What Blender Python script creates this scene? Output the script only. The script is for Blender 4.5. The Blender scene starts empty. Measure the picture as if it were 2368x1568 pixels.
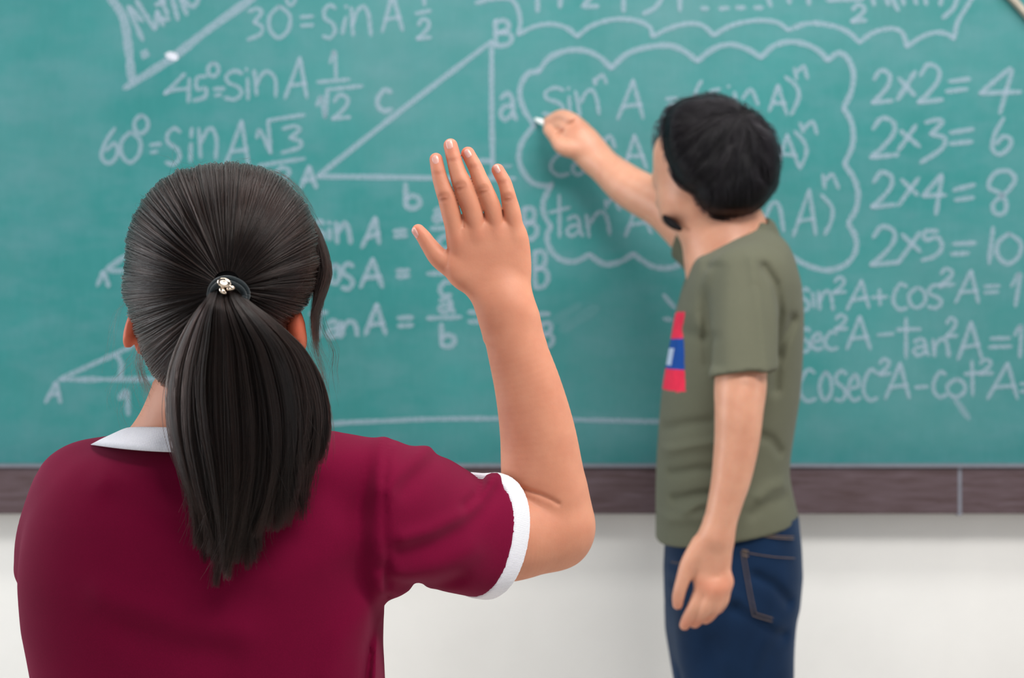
import bpy, math, random
import numpy as np
from mathutils import Vector

random.seed(7)
rng = np.random.default_rng(7)
SC = bpy.context.scene
COL = SC.collection

# ------------------------------------------------------------------ camera
FPX = 2368 * 50.0 / 36.0          # focal length in photo pixels
CAM_Z = 1.32
cam = bpy.data.cameras.new('camera')
cam.lens = 50.0
cam.sensor_width = 36.0
cam.clip_start = 0.05
cam.dof.use_dof = True
cam.dof.focus_distance = 1.36
cam.dof.aperture_fstop = 5.2
cam_ob = bpy.data.objects.new('camera', cam)
cam_ob.location = (0, 0, CAM_Z)
cam_ob.rotation_euler = (math.radians(90), 0, 0)
COL.objects.link(cam_ob)
SC.camera = cam_ob

# ------------------------------------------------------------------ light
SC.view_settings.view_transform = 'Standard'
SC.view_settings.look = 'None'
SC.view_settings.gamma = 1.0
SC.view_settings.use_curve_mapping = False
SC.view_settings.exposure = -0.22
world = bpy.data.worlds.new('world')
SC.world = world
world.use_nodes = True
world.node_tree.nodes['Background'].inputs[0].default_value = (0.93, 0.97, 1.0, 1)
world.node_tree.nodes['Background'].inputs[1].default_value = 0.14


def area(name, loc, aim, sx, sy, power, col=(1, 1, 1)):
    l = bpy.data.lights.new(name, 'AREA')
    l.shape = 'RECTANGLE'
    l.size = sx
    l.size_y = sy
    l.energy = power
    l.color = col
    o = bpy.data.objects.new(name, l)
    o.location = loc
    o.rotation_euler = (Vector(aim) - Vector(loc)).to_track_quat('-Z', 'Y').to_euler()
    COL.objects.link(o)
    return o


# fluorescent ceiling fixtures, and the windows on either side of the classroom
area('ceiling_lamp', (0.85, 0.45, 3.0), (0.25, 2.7, 1.1), 1.5, 0.5, 66, (1.0, 0.97, 0.93))
area('ceiling_lamp', (0.35, 1.75, 3.0), (0.35, 1.95, 0.0), 3.0, 0.35, 40, (1.0, 0.98, 0.95))
area('window_light_left', (-2.7, 1.75, 1.7), (-0.3, 1.4, 1.2), 1.2, 1.7, 54, (0.92, 0.97, 1.0))
area('window_light_right', (2.9, 1.35, 1.7), (0.5, 1.7, 1.2), 1.2, 1.7, 20, (0.98, 0.98, 1.0))
area('fill_light_rear', (-1.1, -2.6, 1.8), (-0.3, 2.0, 0.9), 2.6, 1.5, 37, (0.98, 0.98, 1.0))  # added frontal fill from behind the camera, not a window

# ------------------------------------------------------------------ small helpers
BD = 2.85                         # distance of the board's face


def W(px, py, d):
    """a direction read off the photograph, taken out to distance d"""
    return np.array([(px - 1184.0) / FPX * d, d, CAM_Z - (py - 784.0) / FPX * d])


def Rp(r, d):
    return r * d / FPX


def link(o, parent=None, **props):
    COL.objects.link(o)
    if parent is not None:
        o.parent = parent
    for k, v in props.items():
        o[k] = v
    return o


def mesh_obj(name, verts, faces, mat, parent=None, smooth=True, **props):
    me = bpy.data.meshes.new(name)
    verts = np.asarray(verts, dtype=np.float32)
    if isinstance(faces, np.ndarray):
        nf, k = faces.shape
        me.vertices.add(len(verts))
        me.vertices.foreach_set('co', verts.ravel())
        me.loops.add(nf * k)
        me.loops.foreach_set('vertex_index', faces.astype(np.int32).ravel())
        me.polygons.add(nf)
        me.polygons.foreach_set('loop_start', np.arange(0, nf * k, k, dtype=np.int32))
        me.update(calc_edges=True)
        me.validate()
    else:
        me.from_pydata([tuple(map(float, v)) for v in verts], [], faces)
    if smooth:
        me.polygons.foreach_set('use_smooth', np.ones(len(me.polygons), dtype=bool))
    if mat is not None:
        for m in (mat if isinstance(mat, (list, tuple)) else [mat]):
            me.materials.append(m)
    me.update()
    return link(bpy.data.objects.new(name, me), parent, **props)


def empty(name, loc, **props):
    o = bpy.data.objects.new(name, None)
    o.location = loc
    o.empty_display_size = 0.1
    return link(o, None, **props)


def parent_keep(child, par):
    child.parent = par
    child.matrix_parent_inverse = par.matrix_basis.inverted()


def box_mesh(lo, hi, bevel=0.0):
    import bmesh
    bm = bmesh.new()
    bmesh.ops.create_cube(bm, size=1)
    lo, hi = np.array(lo), np.array(hi)
    for v in bm.verts:
        v.co = Vector(((lo + hi) / 2 + np.array(v.co) * (hi - lo)).tolist())
    if bevel:
        bmesh.ops.bevel(bm, geom=bm.edges[:], offset=bevel, segments=3, profile=0.5, affect='EDGES')
    me = bpy.data.meshes.new('box')
    bm.to_mesh(me)
    bm.free()
    return me


def box_obj(name, lo, hi, mat, parent=None, bevel=0.0, **props):
    me = box_mesh(lo, hi, bevel)
    me.name = name
    me.materials.append(mat)
    return link(bpy.data.objects.new(name, me), parent, **props)


# ------------------------------------------------------------------ materials
def srgb(r, g, b):
    def f(c):
        c /= 255.0
        return c / 12.92 if c <= 0.04045 else ((c + 0.055) / 1.055) ** 2.4
    return (f(r), f(g), f(b), 1.0)


class NT:
    def __init__(s, name):
        s.m = bpy.data.materials.new(name)
        s.m.use_nodes = True
        s.t = s.m.node_tree
        s.b = s.t.nodes['Principled BSDF']
        s.out = s.t.nodes['Material Output']

    def n(s, typ, **kw):
        nd = s.t.nodes.new(typ)
        for k, v in kw.items():
            if isinstance(k, str) and hasattr(nd, k):
                setattr(nd, k, v)
        return nd

    def l(s, a, b):
        s.t.links.new(a, b)

    def coord(s, scale=(1, 1, 1), kind='Object'):
        tc = s.n('ShaderNodeTexCoord')
        mp = s.n('ShaderNodeMapping')
        mp.inputs['Scale'].default_value = scale
        s.l(tc.outputs[kind], mp.inputs['Vector'])
        return mp.outputs['Vector']

    def noise(s, vec, scale, detail=4, rough=0.55):
        nd = s.n('ShaderNodeTexNoise')
        nd.inputs['Scale'].default_value = scale
        nd.inputs['Detail'].default_value = detail
        nd.inputs['Roughness'].default_value = rough
        if vec is not None:
            s.l(vec, nd.inputs['Vector'])
        return nd.outputs['Fac']

    def ramp(s, fac, stops):
        r = s.n('ShaderNodeValToRGB')
        e = r.color_ramp.elements
        while len(e) < len(stops):
            e.new(0.5)
        for i, (p, c) in enumerate(stops):
            e[i].position = p
            e[i].color = c if len(c) == 4 else (*c, 1)
        s.l(fac, r.inputs['Fac'])
        return r.outputs['Color']

    def mix(s, fac, a, b, blend='MIX'):
        nd = s.n('ShaderNodeMix')
        nd.data_type = 'RGBA'
        nd.blend_type = blend
        for sock, v in ((nd.inputs[0], fac), (nd.inputs[6], a), (nd.inputs[7], b)):
            if hasattr(v, 'is_output'):
                s.l(v, sock)
            else:
                sock.default_value = v
        return nd.outputs[2]

    def bump(s, h, strength, dist):
        nd = s.n('ShaderNodeBump')
        nd.inputs['Strength'].default_value = strength
        nd.inputs['Distance'].default_value = dist
        s.l(h, nd.inputs['Height'])
        s.l(nd.outputs['Normal'], s.b.inputs['Normal'])

    def base(s, v):
        if hasattr(v, 'is_output'):
            s.l(v, s.b.inputs['Base Color'])
        else:
            s.b.inputs['Base Color'].default_value = v

    def set(s, **kw):
        for k, v in kw.items():
            s.b.inputs[k.replace('_', ' ')].default_value = v
        return s


def m_plain(name, col, rough=0.6, spec=0.4, metal=0.0, nscale=60, namp=0.06):
    t = NT(name)
    v = t.coord()
    f = t.noise(v, nscale)
    c = np.array(col[:3])
    t.base(t.ramp(f, [(0.3, tuple(np.clip(c * (1 - namp * 2), 0, 1))), (0.7, tuple(np.clip(c * (1 + namp * 2), 0, 1)))]))
    t.set(Roughness=rough, Metallic=metal)
    t.b.inputs['Specular IOR Level'].default_value = spec
    return t.m


def m_skin(name, col, scale=1.0):
    t = NT(name)
    at = t.n('ShaderNodeAttribute')
    at.attribute_name = 'tint'
    v = t.coord()
    blot = t.noise(v, 38, 4)
    fine = t.noise(v, 420, 3)
    c = np.array(col[:3])
    a = t.ramp(blot, [(0.30, tuple(c * np.array([0.95, 0.90, 0.88]))), (0.70, tuple(np.minimum(c * np.array([1.05, 1.08, 1.08]), 1)))])
    b = t.mix(1.0, a, at.outputs['Color'], 'MULTIPLY')
    t.base(b)
    t.set(Roughness=0.55)
    t.b.inputs['Specular IOR Level'].default_value = 0.34
    t.b.inputs['Subsurface Weight'].default_value = 0.28
    t.b.inputs['Subsurface Radius'].default_value = (1.0, 0.35, 0.18)
    t.b.inputs['Subsurface Scale'].default_value = 0.006 * scale
    t.bump(fine, 0.16, 0.0006)
    return t.m


def m_cloth(name, col, weave=2600, sheen=0.35, sheen_col=(1, 1, 1, 1), vary=0.10, bump=0.25, crease=0.0, ribs=None):
    t = NT(name)
    v = t.coord()
    big = t.noise(v, 9, 3)
    c = np.array(col[:3])
    base = t.ramp(big, [(0.25, tuple(c * (1 - vary))), (0.75, tuple(np.minimum(c * (1 + vary), 1)))])
    fz = t.noise(v, 900, 2)
    base = t.mix(t.ramp(fz, [(0.40, (0, 0, 0)), (0.75, (0.35, 0.35, 0.35))]), base, tuple(np.minimum(c * 1.5, 1)) + (1,))
    # flecks of lint
    lint = t.noise(v, 230, 2)
    base = t.mix(t.ramp(lint, [(0.80, (0, 0, 0)), (0.84, (0.5, 0.5, 0.5))]), base, tuple(np.minimum(c * 2.2 + 0.02, 1)) + (1,))
    t.base(base)
    t.set(Roughness=0.9)
    t.b.inputs['Specular IOR Level'].default_value = 0.12
    t.b.inputs['Sheen Weight'].default_value = sheen
    t.b.inputs['Sheen Roughness'].default_value = 0.45
    t.b.inputs['Sheen Tint'].default_value = sheen_col
    if ribs:
        wv = t.n('ShaderNodeTexWave')
        wv.wave_type = 'BANDS'
        wv.bands_direction = ribs[0]
        wv.inputs['Scale'].default_value = ribs[1]
        wv.inputs['Distortion'].default_value = 0.6
        t.l(v, wv.inputs['Vector'])
        h = wv.outputs['Fac']
        t.bump(h, 0.45, 0.0007)
    else:
        h = t.noise(v, weave, 2, 0.6)
        if crease:
            h2 = t.noise(v, 22, 3, 0.5)
            ad = t.n('ShaderNodeMath')
            ad.operation = 'MULTIPLY_ADD'
            t.l(h2, ad.inputs[0])
            ad.inputs[1].default_value = crease
            t.l(h, ad.inputs[2])
            h = ad.outputs[0]
        t.bump(h, bump, 0.0008)
    return t.m


def m_hair(name, col, rough=0.28, radial=0.35):
    m = bpy.data.materials.new(name)
    m.use_nodes = True
    t = m.node_tree
    t.nodes.remove(t.nodes['Principled BSDF'])
    h = t.nodes.new('ShaderNodeBsdfHairPrincipled')
    h.parametrization = 'COLOR'
    h.inputs['Color'].default_value = (*col, 1)
    h.inputs['Roughness'].default_value = rough
    h.inputs['IOR'].default_value = 1.33
    h.inputs['Radial Roughness'].default_value = radial
    for nm, v in (('Random Color', 0.0), ('Random Roughness', 0.25), ('Coat', 0.0)):
        if nm in h.inputs:
            h.inputs[nm].default_value = v
    inf = t.nodes.new('ShaderNodeHairInfo')
    rp = t.nodes.new('ShaderNodeValToRGB')
    e = rp.color_ramp.elements
    c = np.array(col)
    e[0].position = 0.0
    e[0].color = (*(c * 0.25), 1)
    e[1].position = 1.0
    e[1].color = (*(c * np.array([3.8, 2.85, 2.45])), 1)
    at = t.nodes.new('ShaderNodeAttribute')
    at.attribute_name = 'lock'
    mx = t.nodes.new('ShaderNodeMath')
    mx.operation = 'MULTIPLY_ADD'
    t.links.new(inf.outputs['Random'], mx.inputs[0])
    mx.inputs[1].default_value = 0.45
    hf = t.nodes.new('ShaderNodeMath')
    hf.operation = 'MULTIPLY'
    t.links.new(at.outputs['Fac'], hf.inputs[0])
    hf.inputs[1].default_value = 0.55
    t.links.new(hf.outputs[0], mx.inputs[2])
    rg_ = t.nodes.new('ShaderNodeMapRange')
    rg_.inputs['To Min'].default_value = rough * 1.7
    rg_.inputs['To Max'].default_value = rough * 0.75
    t.links.new(mx.outputs[0], rg_.inputs['Value'])
    t.links.new(rg_.outputs[0], h.inputs['Roughness'])
    t.links.new(mx.outputs[0], rp.inputs['Fac'])
    t.links.new(rp.outputs['Color'], h.inputs['Color'])
    t.links.new(h.outputs[0], t.nodes['Material Output'].inputs['Surface'])
    return m


# wall, floor
t = NT('wall_paint')
v = t.coord()
t.base(t.ramp(t.noise(v, 3.0, 5), [(0.3, srgb(222, 221, 219)), (0.7, srgb(232, 231, 229))]))
t.set(Roughness=0.75)
t.bump(t.noise(v, 90, 4), 0.10, 0.001)
M_WALL = t.m
M_FLOOR = m_plain('floor_concrete', srgb(226, 221, 212), 0.55, 0.4, nscale=14)

# board: green enamel with wiped chalk dust
t = NT('board_green')
v = t.coord()
v2 = t.coord((1.0, 1.0, 2.2))
big = t.noise(v, 2.3, 6, 0.62)
mid = t.noise(v2, 9, 6, 0.65)
fine = t.noise(t.coord((60, 60, 6)), 3.0, 3)
c = t.ramp(big, [(0.28, srgb(34, 114, 113)), (0.72, srgb(50, 128, 128))])
c = t.mix(t.ramp(mid, [(0.42, (0, 0, 0)), (0.80, (0.5, 0.5, 0.5))]), c, srgb(90, 133, 141))
c = t.mix(t.ramp(t.noise(v, 1.7, 5, 0.6), [(0.45, (0, 0, 0)), (0.75, (0.5, 0.5, 0.5))]), c, srgb(100, 138, 142))
c = t.mix(t.ramp(fine, [(0.45, (0, 0, 0)), (0.7, (0.07, 0.07, 0.07))]), c, srgb(96, 160, 166))
t.base(c)
t.set(Roughness=0.62)
t.b.inputs['Specular IOR Level'].default_value = 0.25
M_BOARD = t.m

# chalk: broken coverage over the board
def m_chalk(name, cover, col=(176, 193, 210)):
    t = NT(name)
    v = t.coord((1, 1, 1))
    g = t.noise(v, 330, 3, 0.7)
    t.base(srgb(*col))
    t.set(Roughness=0.95)
    t.b.inputs['Specular IOR Level'].default_value = 0.05
    a = t.ramp(g, [(0.30, (cover * 0.45,) * 3), (0.66, (min(1, cover * 1.35),) * 3)])
    t.l(a, t.b.inputs['Alpha'])
    return t.m
M_CHALK = m_chalk('chalk_line', 0.42)
M_CHALK_FAINT = m_chalk('chalk_faint', 0.28)
M_CHALK_DENSE = m_chalk('chalk_dense', 0.92, (226, 228, 240))
M_CHALK_STICK = m_plain('chalk_stick', srgb(240, 240, 240), 0.9, 0.1)

# tray rail of dark stained wood
t = NT('dark_wood')
v = t.coord((2.0, 2.0, 22.0))
c = t.ramp(t.noise(v, 5, 6, 0.65), [(0.30, srgb(62, 42, 42)), (0.62, srgb(86, 70, 76)), (0.85, srgb(112, 104, 112))])
t.base(c)
t.set(Roughness=0.7)
t.bump(t.noise(v, 20, 4), 0.3, 0.001)
M_RAIL = t.m
M_RAILCAP = m_plain('rail_top_dust', srgb(120, 122, 132), 0.85, 0.2)
M_CREAM = m_plain('cream_trim', srgb(170, 160, 146), 0.6, 0.3)

M_SKIN_G = m_skin('girl_skin', srgb(208, 142, 114))
M_SKIN_T = m_skin('teacher_skin', srgb(204, 150, 125))
M_SKIN_T.node_tree.nodes['Principled BSDF'].inputs['Roughness'].default_value = 0.40
M_MAROON = m_cloth('maroon_jersey', srgb(105, 2, 43), sheen=0.13, sheen_col=(1.0, 0.3, 0.5, 1), vary=0.10, bump=0.22, crease=1.6)
M_RIB = m_cloth('white_rib', srgb(232, 232, 242), sheen=0.1, vary=0.02, ribs=('X', 210))
M_RIB2 = m_cloth('white_rib_cuff', srgb(232, 232, 242), sheen=0.1, vary=0.02, ribs=('Z', 210))
M_OLIVE = m_cloth('olive_jersey', srgb(92, 93, 78), sheen=0.06, vary=0.06, bump=0.2, crease=2.5)
M_DENIM = m_cloth('dark_denim', srgb(16, 37, 64), weave=1400, sheen=0.10, sheen_col=(0.6, 0.75, 1, 1), vary=0.34, bump=0.3, crease=2.0)
M_STITCH = m_plain('denim_stitch', srgb(104, 90, 82), 0.8, 0.2)
M_NAVY = m_cloth('navy_skirt', srgb(28, 30, 52), sheen=0.15)
M_SHOE = m_plain('shoe_leather', srgb(34, 30, 30), 0.4, 0.5)
M_SOCK = m_cloth('white_sock', srgb(225, 225, 228), sheen=0.2)
M_PRINT_RED = m_plain('print_red', srgb(224, 36, 72), 0.7, 0.3)
M_PRINT_BLUE = m_plain('print_blue', srgb(8, 66, 150), 0.7, 0.3)
M_PRINT_PALE = m_plain('print_pale', srgb(176, 188, 214), 0.7, 0.3)
M_HAIRCAP = m_plain('hair_scalp', (0.006, 0.005, 0.006, 1), 0.7, 0.12, namp=0.15)
M_HAIR_G = m_hair('girl_hair', (0.0070, 0.0056, 0.0056), 0.22, 0.35)
M_HAIR_T = m_hair('teacher_hair', (0.0045, 0.005, 0.0075), 0.20, 0.35)
M_BAND = m_cloth('elastic_band', srgb(26, 34, 38), sheen=0.3, ribs=('Z', 300))
M_METAL = m_plain('charm_metal', srgb(232, 214, 196), 0.18, 0.5, 1.0)
t = NT('nail')
t.base(t.ramp(t.noise(t.coord(), 90, 2), [(0.3, srgb(226, 160, 148)), (0.7, srgb(236, 178, 168))]))
t.set(Roughness=0.28)
t.b.inputs['Subsurface Weight'].default_value = 0.25
t.b.inputs['Subsurface Scale'].default_value = 0.003
M_NAIL = t.m

# ------------------------------------------------------------------ modelling with distance fields
def axis(*segs):
    """graded grid axis from (start, end, step) runs"""
    out = []
    for a, b, st in segs:
        n = max(1, int(round((b - a) / st)))
        out.append(np.linspace(a, b, n, endpoint=False))
    out.append([segs[-1][1]])
    return np.concatenate(out).astype(np.float32)


def smin(a, b, k):
    if np.isscalar(k) and k <= 0:
        return np.minimum(a, b)
    h = np.maximum(k - np.abs(a - b), 0) / k
    return np.minimum(a, b) - h * h * k * 0.25


def smax(a, b, k):
    return -smin(-a, -b, k)


class Field:
    def __init__(s, xs, ys, zs):
        s.ax = (xs, ys, zs)
        s.F = np.full((len(xs), len(ys), len(zs)), 0.2, np.float32)

    def win(s, lo, hi):
        sl, g = [], []
        for i in range(3):
            a = int(np.searchsorted(s.ax[i], lo[i], 'left'))
            b = int(np.searchsorted(s.ax[i], hi[i], 'right'))
            sl.append(slice(a, b))
            shp = [1, 1, 1]
            shp[i] = b - a
            g.append(s.ax[i][a:b].reshape(shp))
        return tuple(sl), g

    def add(s, fn, lo, hi, k=0.0, op='u'):
        sl, (X, Y, Z) = s.win(lo, hi)
        if any(q.stop <= q.start for q in sl):
            return
        d = fn(X, Y, Z).astype(np.float32)
        kk = k(X, Y, Z) if callable(k) else k
        if op == 'u':
            s.F[sl] = smin(s.F[sl], d, kk)
        elif op == 'sub':
            s.F[sl] = smax(s.F[sl], -d, kk)
        elif op == 'int':
            s.F[sl] = smax(s.F[sl], d, kk)
        elif op == 'disp':
            s.F[sl] += d

    def chain(s, pts, k=0.0, kin=0.002, sy=1.0, margin=0.03):
        pts = resample(pts)
        P = np.array([p[:3] for p in pts])
        r = np.array([p[3] for p in pts])
        lo = (P - r[:, None]).min(0) - margin
        hi = (P + r[:, None]).max(0) + margin
        s.add(chain_fn(pts, kin, sy, False), lo, hi, k)

    def ell(s, c, rad, k=0.0, rot=None, margin=0.03, op='u'):
        c = np.asarray(c)
        rad = np.asarray(rad)
        m = rad.max() + margin
        s.add(ell_fn(c, rad, rot), c - m, c + m, k, op)

    def mesh(s):
        return surface_nets(s.F, *s.ax)


def resample(pts, per=7):
    """a smooth curve (with its radius) through the joints"""
    P = np.array([np.asarray(p, float) for p in pts])
    if len(P) < 3:
        return list(P)
    return list(catmull(P, per))


def chain_fn(pts, kin=0.0, sy=1.0, smooth=True):
    if smooth:
        pts = resample(pts)
    kin = 0.0

    def fn(X, Y, Z):
        D = None
        for a, b in zip(pts[:-1], pts[1:]):
            ba = b[:3] - a[:3]
            ba[1] *= sy
            L = float(ba @ ba) + 1e-12
            px, py, pz = X - a[0], (Y - a[1]) * sy, Z - a[2]
            t = np.clip((px * ba[0] + py * ba[1] + pz * ba[2]) / L, 0, 1)
            d = np.sqrt((px - t * ba[0]) ** 2 + (py - t * ba[1]) ** 2 + (pz - t * ba[2]) ** 2) - (a[3] + (b[3] - a[3]) * t)
            D = d if D is None else smin(D, d, kin)
        return D
    return fn


def ell_fn(c, rad, rot=None):
    def fn(X, Y, Z):
        p = (X - c[0], Y - c[1], Z - c[2])
        if rot is not None:
            p = tuple(rot[i][0] * p[0] + rot[i][1] * p[1] + rot[i][2] * p[2] for i in range(3))
        q0 = np.sqrt((p[0] / rad[0]) ** 2 + (p[1] / rad[1]) ** 2 + (p[2] / rad[2]) ** 2)
        q1 = np.sqrt((p[0] / rad[0] ** 2) ** 2 + (p[1] / rad[1] ** 2) ** 2 + (p[2] / rad[2] ** 2) ** 2) + 1e-9
        return q0 * (q0 - 1) / q1
    return fn


def smooth_table(t, v, n=500, sig=0.012):
    tt = np.linspace(t[0], t[-1], n)
    vv = np.interp(tt, t, v)
    w = max(1, int(sig * n))
    ker = np.exp(-0.5 * (np.arange(-3 * w, 3 * w + 1) / w) ** 2)
    ker /= ker.sum()
    pad = np.concatenate([2 * vv[0] - vv[1:3 * w + 1][::-1], vv, 2 * vv[-1] - vv[-3 * w - 1:-1][::-1]])
    return tt, np.convolve(pad, ker, 'valid')


def loft_fn(rows, along, n=2.3, sig=0.012, clip=True):
    """rows: (t, c1, r1, c2, r2); along 'z': 1 = x, 2 = y; along 'x': 1 = z, 2 = y"""
    rows = np.array(sorted(map(tuple, rows)))
    t = rows[:, 0]
    tabs = [smooth_table(t, rows[:, i], sig=sig) for i in range(1, 5)]

    def fn(X, Y, Z):
        T, A, B = (Z, X, Y) if along == 'z' else (X, Z, Y)
        c1, r1, c2, r2 = (np.interp(T, q[0], q[1]) for q in tabs)
        r1 = np.maximum(r1, 0.002)
        r2 = np.maximum(r2, 0.002)
        f = (np.abs((A - c1) / r1) ** n + np.abs((B - c2) / r2) ** n) ** (1.0 / n)
        d = (f - 1) * np.minimum(r1, r2)
        if clip:
            d = np.maximum(d, np.maximum(t[0] - T, T - t[-1]))
        return d
    lo = np.zeros(3)
    hi = np.zeros(3)
    ia, i1 = (2, 0) if along == 'z' else (0, 2)
    lo[ia], hi[ia] = t[0], t[-1]
    lo[i1], hi[i1] = (rows[:, 1] - rows[:, 2]).min(), (rows[:, 1] + rows[:, 2]).max()
    lo[1], hi[1] = (rows[:, 3] - rows[:, 4]).min(), (rows[:, 3] + rows[:, 4]).max()
    return fn, lo - 0.03, hi + 0.03


def zrows(rows, d):
    """(py, xL, xR, yc, yr) read at distance d -> loft rows along z"""
    out = []
    for py, a, b, yc, yr in rows:
        z = W(0, py, d)[2]
        xa, xb = W(a, 0, d)[0], W(b, 0, d)[0]
        out.append((z, (xa + xb) / 2, (xb - xa) / 2, yc, yr))
    return out


def poly_dist2(A, B, pts):
    """distance in a plane from grid (A, B) to a polyline"""
    D = None
    for (a0, a1), (b0, b1) in zip(pts[:-1], pts[1:]):
        ux, uy = b0 - a0, b1 - a1
        L = ux * ux + uy * uy + 1e-12
        t = np.clip(((A - a0) * ux + (B - a1) * uy) / L, 0, 1)
        d = np.sqrt((A - a0 - t * ux) ** 2 + (B - a1 - t * uy) ** 2)
        D = d if D is None else np.minimum(D, d)
    return D


def fold(fld, pix, d, amp, width, side, ycut):
    """raise (amp > 0) or press in (amp < 0) a crease along a line of the cloth, on one face of it"""
    pts = [(W(x, y, d)[0], W(x, y, d)[2]) for x, y in pix]
    xs = [p[0] for p in pts]
    zs = [p[1] for p in pts]
    m = width * 3

    def fn(X, Y, Z):
        D = poly_dist2(X, Z, pts)
        # fade at the two ends
        e = np.exp(-(D / width) ** 2)
        s = 1 / (1 + np.exp(np.clip(side * (Y - ycut) / 0.012, -30, 30)))
        return -amp * e * s
    lo = (min(xs) - m, fld.ax[1][0], min(zs) - m)
    hi = (max(xs) + m, fld.ax[1][-1], max(zs) + m)
    fld.add(fn, lo, hi, op='disp')


def surface_nets(F, xs, ys, zs):
    S = F < 0
    C = S[:-1, :-1, :-1].astype(np.int8)
    tot = C.copy()
    for i, j, k in ((1, 0, 0), (0, 1, 0), (0, 0, 1), (1, 1, 0), (1, 0, 1), (0, 1, 1), (1, 1, 1)):
        nx, ny, nz = C.shape
        tot += S[i:i + nx, j:j + ny, k:k + nz]
    act = (tot > 0) & (tot < 8)
    I, J, K = np.nonzero(act)
    idx = np.full(C.shape, -1, np.int32)
    idx[I, J, K] = np.arange(len(I))
    acc = np.zeros((len(I), 3))
    cnt = np.zeros(len(I))
    ax = (xs.astype(np.float64), ys.astype(np.float64), zs.astype(np.float64))
    corners = [(a, b, c) for a in (0, 1) for b in (0, 1) for c in (0, 1)]
    for p in corners:
        for dim in range(3):
            if p[dim]:
                continue
            q = list(p)
            q[dim] = 1
            fa = F[I + p[0], J + p[1], K + p[2]].astype(np.float64)
            fb = F[I + q[0], J + q[1], K + q[2]].astype(np.float64)
            cr = (fa < 0) != (fb < 0)
            t = np.where(cr, fa / np.where(cr, fa - fb, 1), 0)
            pa = np.stack([ax[0][I + p[0]], ax[1][J + p[1]], ax[2][K + p[2]]], 1)
            pb = np.stack([ax[0][I + q[0]], ax[1][J + q[1]], ax[2][K + q[2]]], 1)
            acc += np.where(cr[:, None], pa + t[:, None] * (pb - pa), 0)
            cnt += cr
    V = acc / cnt[:, None]
    quads = []
    for dim in range(3):
        sl0 = [slice(None)] * 3
        sl1 = [slice(None)] * 3
        sl0[dim] = slice(0, -1)
        sl1[dim] = slice(1, None)
        A, B = S[tuple(sl0)], S[tuple(sl1)]
        E = A != B
        o = [d for d in range(3) if d != dim]
        # only interior edges have four cells
        trim = [slice(None)] * 3
        for d in o:
            trim[d] = slice(1, -1)
        Ei = E[tuple(trim)]
        i = list(np.nonzero(Ei))
        for d in o:
            i[d] = i[d] + 1
        inside = A[tuple(i)]

        def cell(du, dv):
            c = list(i)
            c[o[0]] = i[o[0]] - du
            c[o[1]] = i[o[1]] - dv
            return idx[tuple(c)]
        q = np.stack([cell(0, 0), cell(1, 0), cell(1, 1), cell(0, 1)], 1)
        flip = inside if dim != 1 else ~inside
        q[~flip] = q[~flip][:, ::-1]
        quads.append(q)
    Q = np.concatenate(quads)
    Q = Q[(Q >= 0).all(1)]
    return V, Q


def relax(V, Q, it=2, lam=0.5):
    """a little even smoothing of a quad mesh, without shrinking it"""
    e = np.concatenate([Q[:, [0, 1]], Q[:, [1, 2]], Q[:, [2, 3]], Q[:, [3, 0]]])
    n = len(V)
    deg = np.bincount(e[:, 0], minlength=n) + np.bincount(e[:, 1], minlength=n)
    for w in [lam, -lam * 1.04] * it:
        s = np.zeros_like(V)
        for c in range(3):
            s[:, c] = np.bincount(e[:, 0], V[e[:, 1], c], n) + np.bincount(e[:, 1], V[e[:, 0], c], n)
        V = V + w * (s / np.maximum(deg, 1)[:, None] - V)
    return V


def set_tint(ob, tint):
    at = ob.data.attributes.new('tint', 'FLOAT_COLOR', 'POINT')
    c = np.ones((len(tint), 4), np.float32)
    c[:, :3] = tint
    at.data.foreach_set('color', c.ravel())


def hair_obj(name, strands, mat, parent, r0=0.00012, r1=0.00004, lock=None, **props):
    """strands: array (n, k, 3) of points"""
    n, k, _ = strands.shape
    hc = bpy.data.hair_curves.new(name)
    hc.add_curves([k] * n)
    hc.attributes['position'].data.foreach_set('vector', strands.astype(np.float32).ravel())
    rad = hc.attributes.new('radius', 'FLOAT', 'POINT')
    prof = np.tile(np.interp(np.linspace(0, 1, k), [0, 0.75, 1], [r0, r0, r1]), n).astype(np.float32)
    rad.data.foreach_set('value', prof)
    hc.materials.append(mat)
    lk = hc.attributes.new('lock', 'FLOAT', 'CURVE')
    lk.data.foreach_set('value', np.asarray(lock if lock is not None else np.full(n, 0.4), dtype=np.float32))
    return link(bpy.data.objects.new(name, hc), parent, **props)


def tube_mesh(paths, r, seg=8):
    """tubes along polylines, joined in one mesh: returns verts, faces"""
    V, Fc = [], []
    for P in paths:
        P = np.asarray(P, float)
        n = len(P)
        T = np.gradient(P, axis=0)
        T /= np.linalg.norm(T, axis=1)[:, None] + 1e-12
        up = np.array([0.13, -0.4, 0.9])
        base = len(V)
        for i in range(n):
            a = np.cross(T[i], up)
            a /= np.linalg.norm(a) + 1e-9
            b = np.cross(T[i], a)
            for j in range(seg):
                w = 2 * math.pi * j / seg
                V.append(P[i] + r * (math.cos(w) * a + math.sin(w) * b))
        for i in range(n - 1):
            for j in range(seg):
                j2 = (j + 1) % seg
                Fc.append((base + i * seg + j, base + i * seg + j2, base + (i + 1) * seg + j2, base + (i + 1) * seg + j))
        Fc.append(tuple(base + j for j in range(seg))[::-1])
        Fc.append(tuple(base + (n - 1) * seg + j for j in range(seg)))
    return V, Fc


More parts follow.
